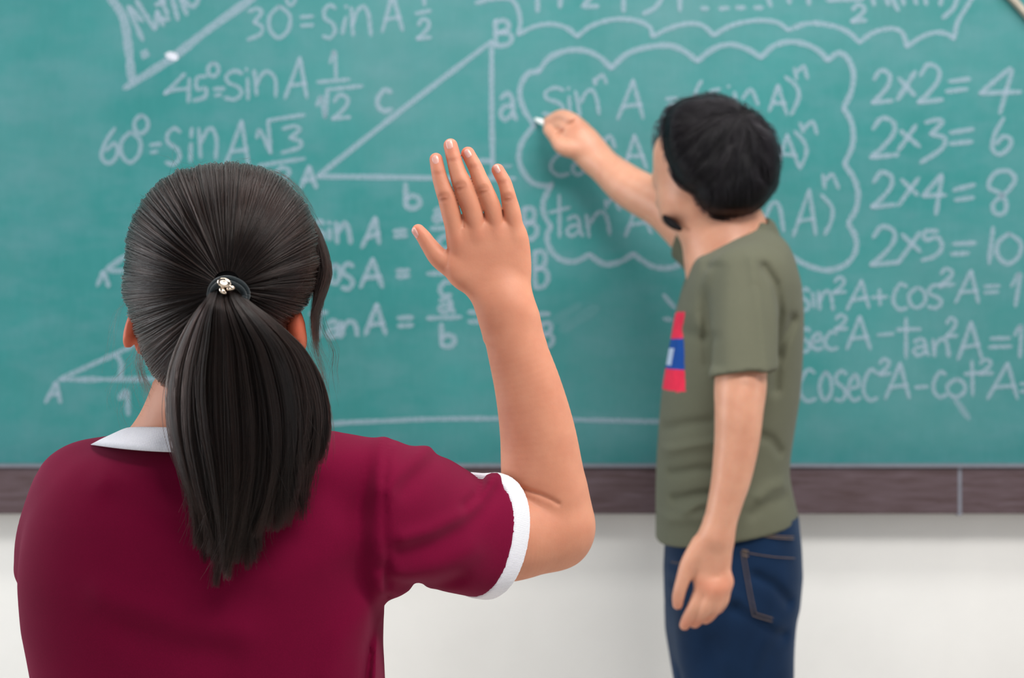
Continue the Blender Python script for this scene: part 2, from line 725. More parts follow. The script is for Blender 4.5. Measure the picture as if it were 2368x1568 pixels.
def catmull(P, per=8):
    P = np.asarray(P, float)
    if len(P) < 3:
        t = np.linspace(0, 1, per + 1)[:, None]
        return P[0] * (1 - t) + P[-1] * t
    Q = np.vstack([2 * P[0] - P[1], P, 2 * P[-1] - P[-2]])
    out = []
    for i in range(1, len(Q) - 2):
        t = np.linspace(0, 1, per, endpoint=False)[:, None]
        a, b, c, d = Q[i - 1], Q[i], Q[i + 1], Q[i + 2]
        out.append(0.5 * (2 * b + (c - a) * t + (2 * a - 5 * b + 4 * c - d) * t ** 2 + (3 * b - a - 3 * c + d) * t ** 3))
    out.append(P[-1:])
    return np.vstack(out)

# ------------------------------------------------------------------ the setting
WALL_Y = BD + 0.03
box_obj('wall_front', (-4.5, WALL_Y, 0), (4.5, WALL_Y + 0.12, 3.1), M_WALL, kind='structure')
box_obj('floor', (-4.5, -3.0, -0.08), (4.5, WALL_Y, 0), M_FLOOR, kind='structure')

# ------------------------------------------------------------------ chalkboard
zb = W(0, 1079, BD)[2]            # bottom edge of the green surface
board = empty('chalkboard', (0, BD, zb), label='long green chalkboard covered in chalk equations, on the cream wall behind both people', category='chalkboard')
xl, xr, zt = -2.6, 1.55, zb + 1.22
o = box_obj('writing_surface', (xl, BD, zb - 0.02), (xr, WALL_Y, zt), M_BOARD)
parent_keep(o, board)
dr = BD - 0.045                   # the rail stands out from the board
z1, z0 = W(0, 1081, dr)[2], W(0, 1189, dr)[2]
xj = W(2220, 0, dr)[0]
for nm, a, b in (('frame_rail', xl - 0.06, xj - 0.0025), ('frame_rail', xj + 0.0025, xr + 0.06)):
    o = box_obj(nm, (a, dr, z0), (b, WALL_Y, z1), M_RAIL, bevel=0.003)
    parent_keep(o, board)
o = box_obj('joint_strip', (xj - 0.004, dr + 0.001, z0 - 0.003), (xj + 0.004, dr + 0.02, z1 + 0.001), M_RAILCAP)
parent_keep(o, board)
o = box_obj('chalk_ledge', (xl - 0.06, dr - 0.006, z1), (xr + 0.06, BD + 0.001, z1 + 0.004), M_RAILCAP, bevel=0.0015, label='narrow dusty ledge along the top of the rail')
parent_keep(o, board)
for nm, a, b in (('side_frame', xl - 0.06, xl), ('side_frame', xr, xr + 0.06)):
    o = box_obj(nm, (a, BD - 0.02, z1), (b, WALL_Y, zt + 0.06), M_RAIL, bevel=0.003)
    parent_keep(o, board)
o = box_obj('top_frame', (xl - 0.06, BD - 0.02, zt), (xr + 0.06, WALL_Y, zt + 0.06), M_RAIL, bevel=0.003)
parent_keep(o, board)

# ---- handwriting: every stroke is a thin deposit of chalk on the board
GL = {
 's': [[(.88, .10), (.55, 0), (.18, .16), (.22, .40), (.68, .56), (.86, .78), (.55, 1), (.08, .95)]],
 'i': [[(.5, .32), (.5, 1)], [(.5, 0), (.52, .04)]],
 'n': [[(.08, .05), (.16, 1)], [(.14, .62), (.32, .2), (.6, .02), (.82, .3), (.92, 1)]],
 'A': [[(.52, 0), (.04, 1)], [(.52, 0), (.96, 1)], [(.2, .66), (.84, .60)]],
 'c': [[(.9, .10), (.55, .0), (.18, .36), (.14, .74), (.5, 1), (.95, .92)]],
 'o': [[(.5, 0), (.1, .35), (.15, .8), (.5, 1), (.88, .7), (.85, .25), (.5, 0)]],
 '0': [[(.5, 0), (.12, .3), (.1, .72), (.45, 1), (.84, .75), (.9, .3), (.5, 0)]],
 't': [[(.5, 0), (.52, 1)], [(.05, .36), (.95, .28)]],
 'a': [[(.15, .18), (.5, .0), (.74, .22), (.8, .75), (.95, 1)], [(.74, .45), (.3, .52), (.12, .8), (.38, 1), (.76, .75)]],
 'e': [[(.15, .55), (.8, .42), (.6, .02), (.2, .3), (.12, .75), (.5, 1), (.92, .88)]],
 '2': [[(.1, .28), (.4, .0), (.8, .12), (.78, .42), (.4, .76), (.02, 1)], [(.02, 1), (.95, .93)]],
 '3': [[(.12, .1), (.6, 0), (.82, .14), (.42, .44)], [(.42, .44), (.85, .58), (.78, .82), (.08, 1)]],
 '6': [[(.72, 0), (.3, .38), (.08, .75), (.36, 1), (.78, .84), (.82, .56), (.5, .5), (.16, .76)]],
 '8': [[(.5, .52), (.08, .36), (.3, .05), (.75, .0), (.98, .2), (.7, .48), (.25, .75), (.3, .98), (.6, .98), (.68, .75), (.5, .52)]],
 'B': [[(.12, 0), (.14, 1)], [(.12, .02), (.6, .0), (.8, .2), (.6, .42), (.2, .48)], [(.2, .48), (.75, .5), (.95, .72), (.7, .96), (.14, 1)]],
 'b': [[(.1, 0), (.12, .95)], [(.12, .6), (.5, .48), (.9, .62), (.85, .9), (.45, 1), (.12, .92)]],
 '1': [[(.1, .3), (.55, 0), (.55, 1)]],
 '-': [[(0, .5), (1, .45)]],
}


def glyph(ch, x0, y0, x1, y1, slant=0.0):
    return [[(x0 + u * (x1 - x0) + slant * (1 - v) * (y1 - y0), y0 + v * (y1 - y0)) for u, v in st] for st in GL[ch]]


def eq(x0, y0, x1, gap, tilt=-2, short=0):
    return [[(x0, y0), (x1, y0 + tilt)], [(x0 + 1, y0 + gap), (x1 - short, y0 + gap + tilt)]]


def Asym(ax_, ay, lx, ly, rx, ry):
    f = 0.68
    return [[(ax_, ay), (lx, ly)], [(ax_, ay), (rx, ry)],
            [(ax_ + (lx - ax_) * f, ay + (ly - ay) * f), (ax_ + (rx - ax_) * f + 3, ay + (ry - ay) * f - 4)]]


LAYER = [0]


def write(name, strokes, w=9.4, mat=None, label=None, sharp=False):
    """strokes in photo pixels -> raised ribbons of chalk, one mesh for each word or sign group"""
    if name == 'chalk_lettering':
        bb = []
        for st in strokes:
            q = np.array(st, float)
            bb.append([{len(bb)}, q[:, 0].min(), q[:, 1].min(), q[:, 0].max(), q[:, 1].max()])
        done = False
        while not done:
            done = True
            for i in range(len(bb)):
                for j in range(i + 1, len(bb)):
                    a, b = bb[i], bb[j]
                    if max(a[1], b[1]) - min(a[3], b[3]) < 23 and max(a[2], b[2]) - min(a[4], b[4]) < 23:
                        bb[i] = [a[0] | b[0], min(a[1], b[1]), min(a[2], b[2]), max(a[3], b[3]), max(a[4], b[4])]
                        del bb[j]
                        done = False
                        break
                if not done:
                    break
        if len(bb) > 1:
            for g in bb:
                write_one(name, [strokes[i] for i in sorted(g[0])], w, mat, label, sharp)
            return None
    return write_one(name, strokes, w, mat, label, sharp)


def write_one(name, strokes, w, mat, label, sharp):
    V, Fc = [], []
    rr = np.random.default_rng(len(strokes) * 77 + LAYER[0])
    for st in strokes:
        wd = w
        if isinstance(st, tuple) and isinstance(st[0], list):
            st, wd = st
        P = catmull(st, 7) if len(st) > 2 else catmull(st, 10)
        if sharp and len(st) > 2:
            P = np.array(st, float)
        n = len(P)
        LAYER[0] = (LAYER[0] + 1) % 12
        d = BD - 0.0006 - 0.00012 * LAYER[0]
        T = np.gradient(P, axis=0)
        T /= np.linalg.norm(T, axis=1)[:, None] + 1e-9
        N = np.stack([-T[:, 1], T[:, 0]], 1)
        hw = wd / 2 * (1 + 0.10 * rr.standard_normal(n))
        hw[0] *= 0.75
        hw[-1] *= 0.75
        base = len(V)
        L = P + N * hw[:, None]
        R = P - N * hw[:, None]
        cap0 = P[0] - T[0] * wd * 0.42
        cap1 = P[-1] + T[-1] * wd * 0.42
        for a, b in zip(L, R):
            V.append(W(a[0], a[1], BD) + np.array([0, d - BD, 0]))
            V.append(W(b[0], b[1], BD) + np.array([0, d - BD, 0]))
        for i in range(n - 1):
            Fc.append((base + 2 * i, base + 2 * i + 2, base + 2 * i + 3, base + 2 * i + 1))
        V.append(W(cap0[0], cap0[1], BD) + np.array([0, d - BD, 0]))
        V.append(W(cap1[0], cap1[1], BD) + np.array([0, d - BD, 0]))
        Fc.append((base, base + 1, len(V) - 2))
        Fc.append((base + 2 * n - 1, base + 2 * n - 2, len(V) - 1))
    pr = {'label': label} if label else {}
    o = mesh_obj(name, V, Fc, mat or M_CHALK, None, smooth=False, **pr)
    parent_keep(o, board)
    return o


G = glyph
# title in a thick ruled corner, top left
write('chalk_corner', [([(252, -10), (285, 40), (297, 110), (305, 185)], 21), ([(290, 203), (398, 134), (480, 70), (590, -8)], 19)], label='thick ruled chalk corner around the title')
write('chalk_title', [[(296, 16), (330, 92)], [(300, 16), (330, 50)], [(316, 2), (358, 68)], [(360, 66), (364, 26)],
                      [(364, 28), (378, 58)], [(372, 45), (392, 44)], [(361, 12), (382, 2)], [(372, -4), (388, 34)],
                      [(398, -6), (412, 46)], [(418, -4), (432, 34)], [(422, -6), (442, 14), (456, 6), (458, -6)]], 12,
      label='slanted chalk word Maths')
write('chalk_dot', [([(333, 131), (337, 120)], 20), ], mat=M_CHALK)
write('chalk_lump', [([(388, 127), (402, 131), (407, 134)], 17)], mat=M_CHALK_DENSE, label='thick white lump of chalk on the ruled corner')
write('chalk_lettering', G('3', 570, 20, 612, 92) + G('0', 618, 14, 676, 88) + G('o', 662, -14, 684, 12) + eq(696, 40, 724, 20) +
      G('s', 744, 12, 780, 88) + [[(800, 40), (792, 78)], [(800, 14), (801, 18)]] + G('n', 808, 14, 862, 82) +
      Asym(908, -14, 884, 74, 931, 70) + [[(979, -14), (982, 12)], [(962, 32), (996, 25)]] + G('2', 964, 45, 998, 90), label='chalk line for thirty degrees')
write('chalk_lettering', [[(428, 171), (381, 217)], [(381, 217), (404, 208), (434, 206)], [(438, 182), (436, 236)],
      [(478, 176), (456, 181), (456, 206), (476, 205), (474, 224), (448, 233)]] + G('o', 479, 145, 508, 177) +
      [[(495, 206), (519, 205)], [(498, 221), (511, 219)]] + G('s', 516, 164, 566, 230) + [[(573, 182), (574, 230)], [(570, 160), (571, 163)],
      [(588, 163), (594, 220)], [(594, 196), (604, 175), (620, 166), (637, 184), (638, 224)]] + Asym(694, 134, 659, 228, 710, 227) +
      [[(763, 146), (774, 119), (777, 180)], [(734, 190), (808, 184)], [(733, 245), (743, 225), (752, 272), (757, 210)], [(755, 208), (838, 199)]] +
      G('2', 768, 220, 812, 275), label='chalk line for forty five degrees')
write('chalk_lettering', [[(266, 297), (246, 326), (235, 362), (253, 378), (272, 357), (266, 332), (246, 348)]] + G('0', 276, 305, 330, 376) + G('o', 308, 266, 346, 309) +
      [[(349, 336), (372, 333)], [(350, 353), (364, 351)]] + G('s', 380, 297, 422, 380) + [[(444, 297), (442, 318)], [(442, 332), (440, 374)],
      [(460, 298), (464, 364)], [(465, 330), (478, 304), (490, 297), (501, 322), (499, 368)]] + Asym(559, 280, 521, 384, 575, 383) +
      [[(594, 319), (602, 303), (626, 354)], [(626, 354), (620, 279)], [(620, 279), (704, 266)]] + G('3', 648, 292, 703, 353) +
      [[(598, 383), (704, 367)]] + G('2', 634, 388, 676, 428), label='chalk line for sixty degrees')
# the big triangle
write('chalk_triangle', [[(736, 407), (935, 250), (1137, 96)], [(1137, 96), (1137, 250), (1140, 410)], [(736, 408), (900, 410), (1060, 413), (1190, 413)],
                         [(1108, 372), (1137, 373)]], 12.5, label='large right triangle in chalk')
write('chalk_letter', G('A', 695, 386, 733, 434), 12)
write('chalk_letter', G('B', 1140, 48, 1186, 106), 12)
write('chalk_letter', G('a', 1152, 216, 1196, 277), 12)
write('chalk_letter', G('b', 934, 426, 974, 482), 13)
write('chalk_letter', G('c', 868, 208, 908, 257), 12)
write('chalk_mark', [[(1150, 386), (1182, 384)]], 9, M_CHALK_FAINT)
# small triangles low on the left
write('chalk_triangle', [[(247, 622), (300, 586), (400, 520)], [(251, 626), (310, 627), (400, 628)], [(239, 628), (226, 660)], [(240, 628), (252, 662)]], 12, label='small chalk triangle half hidden by the hair')
write('chalk_triangle', [[(138, 878), (206, 846), (269, 818), (330, 788)], [(138, 878), (300, 877), (360, 877)], [(269, 820), (281, 842), (278, 873)],
                         [(130, 884), (106, 930)], [(130, 884), (140, 930)], [(118, 912), (136, 911)]], 11.5, label='lower small chalk triangle')
write('chalk_numeral', [[(277, 921), (293, 906), (297, 958)]], 13)
# clouds
def cloud(*arcs):
    return [list(a) for a in arcs]
write('chalk_cloud', cloud([(1101, 7), (1140, -3), (1180, -2), (1198, 22), (1203, 52), (1198, 80)], [(1198, 80), (1235, 62), (1272, 56), (1308, 64), (1335, 85)],
      [(1335, 85), (1368, 60), (1420, 45), (1470, 48), (1502, 63), (1509, 85)], [(1509, 85), (1548, 66), (1590, 55), (1625, 60), (1650, 82)],
      [(1650, 82), (1690, 60), (1745, 48), (1795, 52), (1822, 70)], [(1822, 70), (1870, 54), (1930, 61), (1966, 78), (1987, 99)],
      [(1987, 99), (2018, 76), (2060, 66), (2086, 76), (2097, 108)], [(2097, 108), (2130, 86), (2165, 75), (2192, 80), (2206, 90)],
      [(2206, 90), (2214, 52), (2234, 18), (2252, -12)]), 11, label='upper scalloped chalk outline')
write('chalk_lettering', [[(1243, -12), (1243, 27)], [(1296, -12), (1295, 17)], [(1346, 15), (1383, 15)], [(1372, -10), (1350, 10)], [(1442, -12), (1442, 27)], [(1535, -10), (1515, 18), (1488, 32)],
      [(1572, -12), (1572, 25)], [(1622, 20), (1637, 20)], [(1664, 20), (1684, 19)], [(1703, 18), (1722, 18)], [(1745, 18), (1763, 18)],
      [(1775, -8), (1782, 14)], [(1822, -10), (1826, 8)], [(1868, -10), (1871, 10)], [(1912, 1), (1995, -2)], [(2016, -10), (2021, 12)],
      [(2048, -8), (2054, 12)], [(2062, -4), (2076, 24)], [(2086, -8), (2090, 10)], [(2114, -8), (2119, 9)], [(2138, -8), (2142, 10)], [(2178, -8), (2174, 12)],
      [(2216, -10), (2205, 18), (2180, 42)]] + G('2', 1968, 12, 2004, 50), 11, label='top chalk line cut off by the frame of view')
write('chalk_cloud', cloud([(1236, 291), (1214, 258), (1202, 222), (1206, 193), (1222, 170), (1246, 165)], [(1246, 166), (1268, 136), (1308, 118), (1350, 117), (1386, 132), (1413, 158)],
      [(1413, 158), (1450, 125), (1500, 109), (1550, 106), (1586, 121), (1612, 142)], [(1612, 142), (1650, 113), (1690, 103), (1730, 115), (1760, 134)],
      [(1760, 133), (1790, 106), (1830, 97), (1872, 106), (1900, 124), (1914, 141)], [(1914, 140), (1938, 123), (1960, 136), (1973, 170), (1968, 212), (1950, 250)],
      [(1950, 250), (1968, 282), (1973, 320), (1966, 350), (1952, 379)], [(1952, 379), (1974, 412), (1984, 445), (1980, 482), (1961, 516)],
      [(1961, 517), (1978, 548), (1978, 582), (1955, 612), (1915, 625), (1870, 615), (1828, 592)], [(1590, 600), (1556, 618), (1520, 619), (1490, 606), (1464, 586)],
      [(1464, 588), (1430, 607), (1395, 610), (1363, 589)], [(1363, 588), (1330, 605), (1297, 600), (1273, 578), (1265, 545), (1276, 522)],
      [(1273, 524), (1258, 495), (1256, 468), (1268, 440), (1276, 424)], [(1275, 431), (1238, 426), (1214, 404), (1200, 370), (1206, 332), (1226, 302), (1236, 291)]), 13,
      label='large scalloped chalk cloud around three formulas')
write('chalk_lettering', G('s', 1252, 203, 1310, 266) + [[(1314, 204), (1315, 207)], [(1316, 224), (1318, 266)], [(1331, 212), (1341, 268)],
      [(1343, 238), (1354, 216), (1369, 209), (1380, 230), (1385, 264)], [(1374, 182), (1377, 196)], [(1377, 187), (1393, 174), (1402, 192)]] +
      Asym(1464, 186, 1428, 276, 1487, 273) + [[(1541, 229), (1566, 227)], [(1545, 243), (1566, 240)], [(1622, 187), (1609, 212), (1606, 242)],
      [(1664, 206), (1644, 212), (1640, 226)], [(1684, 199), (1685, 202)], [(1698, 214), (1704, 250)], [(1717, 228), (1736, 208), (1753, 242)]] +
      Asym(1799, 197, 1779, 257, 1820, 265) + [[(1816, 178), (1840, 198), (1847, 224), (1830, 265)], [(1837, 158), (1842, 184)], [(1844, 167), (1858, 154), (1867, 182)]],
      label='first formula inside the chalk cloud')
write('chalk_lettering', G('c', 1268, 356, 1318, 406) + G('o', 1322, 374, 1354, 404) + [[(1390, 318), (1393, 340)], [(1396, 330), (1411, 315), (1422, 342)]] +
      Asym(1467, 313, 1445, 385, 1495, 389) + Asym(1820, 312, 1800, 378, 1847, 386) + [[(1838, 304), (1860, 330), (1864, 356), (1850, 390)],
      [(1850, 285), (1858, 306)], [(1860, 297), (1878, 282), (1889, 310)]], label='second formula inside the chalk cloud')
write('chalk_lettering', [[(1293, 452), (1294, 548)], [(1270, 492), (1317, 480)]] + G('a', 1306, 500, 1350, 546) + [[(1356, 498), (1362, 548)],
      [(1364, 518), (1378, 496), (1394, 490), (1405, 510), (1410, 542)], [(1400, 462), (1402, 481)], [(1404, 471), (1420, 460), (1433, 486)]] +
      Asym(1476, 468, 1446, 546, 1506, 540) + [[(1764, 500), (1768, 535)], [(1768, 505), (1786, 470), (1802, 478), (1812, 535)]] +
      Asym(1871, 439, 1834, 546, 1886, 542) + [[(1899, 451), (1923, 479), (1922, 510), (1907, 542)], [(1903, 404), (1907, 435)], [(1909, 418), (1924, 404), (1939, 436)]],
      label='third formula inside the chalk cloud')
# times table, right
write('chalk_lettering', G('2', 2016, 163, 2066, 238) + [[(2078, 181), (2115, 221)], [(2116, 166), (2075, 231)]] + G('2', 2122, 150, 2182, 237) +
      [[(2195, 189), (2242, 183)], [(2188, 212), (2236, 206)], [(2335, 158), (2266, 216)], [(2266, 216), (2360, 213)], [(2341, 162), (2312, 262)]], 11, label='first line of the chalk times table')
write('chalk_lettering', G('2', 2012, 273, 2080, 364) + [[(2082, 303), (2126, 339)], [(2118, 290), (2077, 348)],
      [(2140, 284), (2166, 277), (2178, 284), (2152, 310)], [(2152, 310), (2184, 320), (2176, 345), (2129, 376)],
      [(2197, 307), (2250, 299)], [(2197, 333), (2247, 328)], [(2320, 274), (2300, 310), (2294, 344), (2312, 357), (2334, 340), (2336, 322), (2320, 316), (2302, 333)]], 11, label='second line of the chalk times table')
write('chalk_lettering', G('2', 2014, 399, 2072, 479) + [[(2085, 416), (2122, 451)], [(2124, 412), (2077, 475)],
      [(2177, 404), (2134, 453)], [(2134, 453), (2186, 451)], [(2178, 406), (2164, 495)], [(2205, 440), (2253, 427)], [(2208, 463), (2251, 457)]] + G('8', 2280, 396, 2348, 495), 11, label='third line of the chalk times table')
write('chalk_lettering', G('2', 2012, 524, 2080, 613) + [[(2085, 542), (2128, 582)], [(2127, 538), (2075, 609)],
      [(2168, 534), (2139, 536), (2141, 555), (2168, 549), (2178, 572), (2162, 592), (2132, 602)], [(2204, 564), (2255, 562)], [(2200, 588), (2239, 586)],
      [(2296, 526), (2287, 609)]] + G('0', 2300, 540, 2366, 610), 11, label='fourth line of the chalk times table')
# identities, lower right
write('chalk_lettering', G('s', 1848, 668, 1874, 718) + [[(1879, 678), (1882, 710)]] + G('n', 1889, 672, 1929, 716) + G('2', 1927, 642, 1956, 677) + Asym(1992, 649, 1958, 716, 2009, 712) +
      [[(2016, 688), (2051, 686)], [(2033, 670), (2035, 706)]] + G('c', 2061, 657, 2100, 716) + G('o', 2098, 664, 2144, 712) + G('s', 2142, 659, 2182, 712) + G('2', 2172, 622, 2207, 660) +
      Asym(2245, 626, 2209, 700, 2262, 700) + [[(2277, 663), (2311, 661)], [(2277, 677), (2308, 675)], [(2338, 662), (2358, 634), (2348, 708)]], label='chalk identity in the row under the times table')
write('chalk_lettering', G('s', 1848, 760, 1876, 813) + G('e', 1874, 770, 1904, 808) + G('c', 1903, 768, 1938, 808) + G('2', 1930, 729, 1960, 762) + Asym(1988, 732, 1958, 807, 2012, 807) +
      [[(2029, 775), (2065, 772)], [(2095, 736), (2095, 827)], [(2074, 763), (2128, 761)]] + G('a', 2108, 784, 2150, 822) + G('n', 2154, 783, 2197, 824) + G('2', 2186, 736, 2214, 779) +
      Asym(2245, 745, 2215, 831, 2269, 827) + [[(2290, 783), (2334, 782)], [(2287, 803), (2338, 801)], [(2346, 775), (2361, 756), (2358, 826)]], label='chalk identity in the middle row at lower right')
write('chalk_lettering', G('c', 1844, 855, 1888, 928) + G('o', 1893, 860, 1926, 926) + G('s', 1928, 858, 1960, 926) + G('e', 1958, 866, 1992, 926) + G('c', 1992, 855, 2030, 926) + G('2', 2031, 831, 2060, 866) +
      Asym(2081, 840, 2047, 922, 2102, 920) + [[(2116, 896), (2144, 894)]] + G('c', 2154, 860, 2190, 918) + G('o', 2187, 876, 2236, 918) + [[(2247, 835), (2249, 914)], [(2231, 865), (2264, 862)]] +
      G('2', 2263, 832, 2296, 865) + Asym(2330, 840, 2283, 922, 2352, 922) + [[(2360, 888), (2400, 886)], [(2360, 905), (2400, 903)]], label='chalk identity in the lowest row at lower right')
write('chalk_smear', [([(2208, 922), (2240, 968)], 14)], mat=M_CHALK_FAINT)
# ratios, middle
write('chalk_lettering', G('s', 722, 512, 752, 556) + [[(761, 514), (762, 517)], [(762, 530), (762, 555)], [(777, 515), (780, 562)], [(781, 538), (796, 516), (806, 530), (811, 562)]] +
      Asym(868, 504, 837, 572, 877, 563) + eq(911, 535, 940, 12) + [[(998, 529), (1036, 528)]] + G('a', 1000, 484, 1030, 512) + G('c', 1010, 546, 1042, 576) + G('B', 1207, 482, 1244, 554), 12, label='upper chalk ratio beside the raised hand')
write('chalk_lettering', G('c', 728, 612, 760, 658) + G('o', 762, 612, 788, 656) + G('s', 788, 610, 820, 668) + Asym(862, 599, 834, 664, 884, 663) + eq(918, 627, 946, 13) + [[(989, 633), (1032, 632)]] + G('c', 1014, 651, 1044, 684) + G('B', 1232, 582, 1269, 665), 12, label='middle chalk ratio beside the raised hand')
write('chalk_lettering', [[(736, 704), (738, 778)], [(718, 726), (756, 722)]] + G('a', 754, 742, 790, 780) + G('n', 786, 742, 830, 776) + Asym(871, 704, 845, 774, 892, 773) + eq(921, 736, 954, 18) + G('a', 1012, 690, 1052, 722) + [[(989, 736), (1066, 733)]] +
      G('b', 1017, 750, 1054, 802) + eq(1084, 722, 1130, 22, 0) + [[(1236, 727), (1270, 726)]] + G('B', 1250, 747, 1280, 802), 12, label='lower chalk ratio beside the raised hand')
write('chalk_rule', [[(730, 985), (790, 978), (900, 973), (1000, 969), (1153, 968), (1350, 971), (1560, 976)]], 11, label='long chalk line low across the board')
write('chalk_mark', [[(1534, 682), (1560, 712)], [(1535, 737), (1552, 740)]], 11)
write('chalk_smear', [([(1300, 760), (1380, 712)], 26), ([(1270, 748), (1340, 706)], 20)], mat=m_chalk('chalk_trace', 0.07))

# cream bar that crosses the corner of the board at the upper right
p0, p1 = W(2180, -180, BD - 0.012), W(2470, 140, BD - 0.012)
v = p1 - p0
L = np.linalg.norm(v)
me = box_mesh((-L / 2, -0.008, -0.0052), (L / 2, 0.008, 0.0052), 0.002)
me.name = 'corner_bar'
me.materials.append(M_CREAM)
ob = bpy.data.objects.new('corner_bar', me)
ob.location = ((p0 + p1) / 2).tolist()
ob.rotation_euler = (0, math.atan2(-v[2], v[0]), 0)
link(ob, None, label='thin cream bar')
parent_keep(ob, board)

# ------------------------------------------------------------------ the stick of chalk in the teacher's fingers
a, b = W(1239, 276, BD - 0.006), W(1290, 297, BD - 0.048)
V, Fc = tube_mesh([np.linspace(a, b, 6)], 0.0052, 12)
# round the worn writing end a little
V = np.array(V)
ctr = V[:12].mean(0)
V[:12] = ctr + (V[:12] - ctr) * 0.72
mesh_obj('chalk_stick', V, Fc, M_CHALK_STICK, None, label='short white stick of chalk held to the board by the man in the olive t-shirt', category='chalk')

# ====================================================================== the girl with the raised hand
GD = 1.355                        # distance of her spine
gx = W(500, 0, GD)[0]
girl = empty('person', (gx, GD, 0), label='girl in a maroon ringer t-shirt with a black ponytail, raising her open right hand', category='person')


def P4(px, py, d, r):
    return np.append(W(px, py, d), Rp(r, d))


# ---- body: one skin from head to feet, finely sampled where the hand is
HD = 1.45                         # distance of the raised hand
xa, xb = W(930, 0, HD)[0], W(1250, 0, HD)[0]
za, zb_ = W(0, 740, HD)[2], W(0, 310, HD)[2]
gxs = axis((-0.50, xa, 0.004), (xa, xb, 0.0011), (xb, 0.13, 0.0016))
gys = axis((1.17, 1.405, 0.004), (1.405, 1.49, 0.0011), (1.49, 1.70, 0.005))
gzs = axis((-0.01, 0.9, 0.008), (0.9, 1.04, 0.004), (1.04, za, 0.0018), (za, zb_, 0.0011))
fb = Field(gxs, gys, gzs)
# skull, face
cH = W(512, 612, 1.338)
fb.ell(cH, (0.076, 0.086, 0.084), 0)
fb.ell(W(512, 700, 1.385), (0.058, 0.052, 0.060), 0.05)          # jaw and cheeks
fb.ell(W(512, 690, 1.440), (0.011, 0.014, 0.018), 0.015)        # nose
fb.ell(W(512, 735, 1.425), (0.022, 0.012, 0.008), 0.012)        # mouth
fb.ell(W(470, 655, 1.433), (0.014, 0.010, 0.008), 0.01, op='sub')
fb.ell(W(555, 655, 1.433), (0.014, 0.010, 0.008), 0.01, op='sub')
# ears
def rotz(a):
    c, s = math.cos(a), math.sin(a)
    return ((c, -s, 0), (s, c, 0), (0, 0, 1))
def roty(a):
    c, s = math.cos(a), math.sin(a)
    return ((c, 0, s), (0, 1, 0), (-s, 0, c))
eL, eR = W(309, 753, 1.325), W(681, 752, 1.315)
fb.ell(eL, (0.0068, 0.014, 0.0225), 0.006, rot=roty(-0.30))
fb.ell(W(326, 800, 1.325), (0.0045, 0.007, 0.009), 0.006)
fb.ell(eR, (0.0098, 0.013, 0.0225), 0.006, rot=roty(0.22))
fb.ell(W(694, 795, 1.318), (0.0055, 0.007, 0.010), 0.006)
# neck running into the shoulders
fb.chain([P4(508, 800, 1.345, 138), P4(505, 930, 1.342, 146), P4(502, 1000, 1.348, 142)], 0.02)
fb.chain([P4(395, 1012, 1.345, 58), P4(290, 1065, 1.35, 48)], 0.05)
fb.chain([P4(620, 1012, 1.345, 58), P4(720, 1065, 1.35, 48)], 0.05)
TORSO = [(1000, 280, 760, 1.355, 0.026), (1015, 235, 870, 1.355, 0.045), (1035, 190, 896, 1.355, 0.070), (1060, 143, 898, 1.355, 0.083), (1085, 119, 897, 1.355, 0.090),
         (1110, 100, 896, 1.355, 0.094), (1150, 84, 894, 1.355, 0.099), (1200, 69, 892, 1.355, 0.102), (1250, 58, 889, 1.355, 0.102), (1300, 50, 886, 1.355, 0.101), (1350, 48, 885, 1.355, 0.100),
         (1400, 51, 884, 1.355, 0.098), (1450, 55, 882, 1.355, 0.097), (1500, 65, 880, 1.355, 0.096), (1568, 78, 884, 1.355, 0.096), (1700, 95, 890, 1.355, 0.098), (1900, 100, 900, 1.355, 0.10), (2000, 100, 905, 1.355, 0.10)]
body_t = [(y, a + 22, b - 22, c, r - 0.009) for y, a, b, c, r in TORSO[1:]]
fn, lo, hi = loft_fn(zrows(body_t, 1.34), 'z', 2.4)
fb.add(fn, lo, hi, 0.01)
# hips and legs (below the picture)
zw = W(0, 1950, 1.30)[2]
for s in (-1, 1):
    lx = gx + 0.012 + s * 0.085
    fb.chain([(lx, 1.355, zw + 0.05, 0.085), (lx, 1.355, 0.70, 0.080), (lx, 1.35, 0.44, 0.052), (lx, 1.36, 0.33, 0.050), (lx, 1.365, 0.10, 0.036), (lx, 1.36, 0.05, 0.036)], 0.03, 0.02)
    fb.chain([(lx, 1.35, 0.045, 0.036), (lx + s * 0.01, 1.47, 0.032, 0.030)], 0.02)
# left arm hangs forward, out of sight in front of her
fb.chain([P4(190, 1140, 1.37, 50), P4(125, 1240, 1.40, 44), P4(130, 1400, 1.47, 46), P4(420, 1500, 1.62, 40), P4(520, 1500, 1.64, 34)], 0.02, 0.015)
fb.chain([P4(520, 1500, 1.64, 34), P4(620, 1500, 1.65, 22)], 0.015, sy=1.6)

# right upper arm, elbow, forearm
UA = [P4(850, 1195, 1.340, 96), P4(980, 1215, 1.388, 100), P4(1110, 1238, 1.432, 104), P4(1170, 1240, 1.447, 105), P4(1230, 1230, 1.46, 99), P4(1276, 1214, 1.468, 91)]
fb.chain(UA, 0.004, 0.02)
FA = [P4(1277, 1206, 1.468, 91), P4(1266, 1150, 1.466, 96.5), P4(1255, 1100, 1.463, 95.5), P4(1243, 1000, 1.458, 87), P4(1222, 900, 1.455, 77.5), P4(1193, 800, 1.452, 68), P4(1176, 740, 1.451, 63), P4(1165, 700, 1.450, 55), P4(1158, 670, 1.450, 40)]
fF = chain_fn(FA, 0.012, 1.12)
lo = np.array([p[:3] for p in FA]).min(0) - 0.08
hi = np.array([p[:3] for p in FA]).max(0) + 0.08
xcr = W(1205, 0, 1.46)[0]
zcr = W(0, 1160, 1.46)[2]
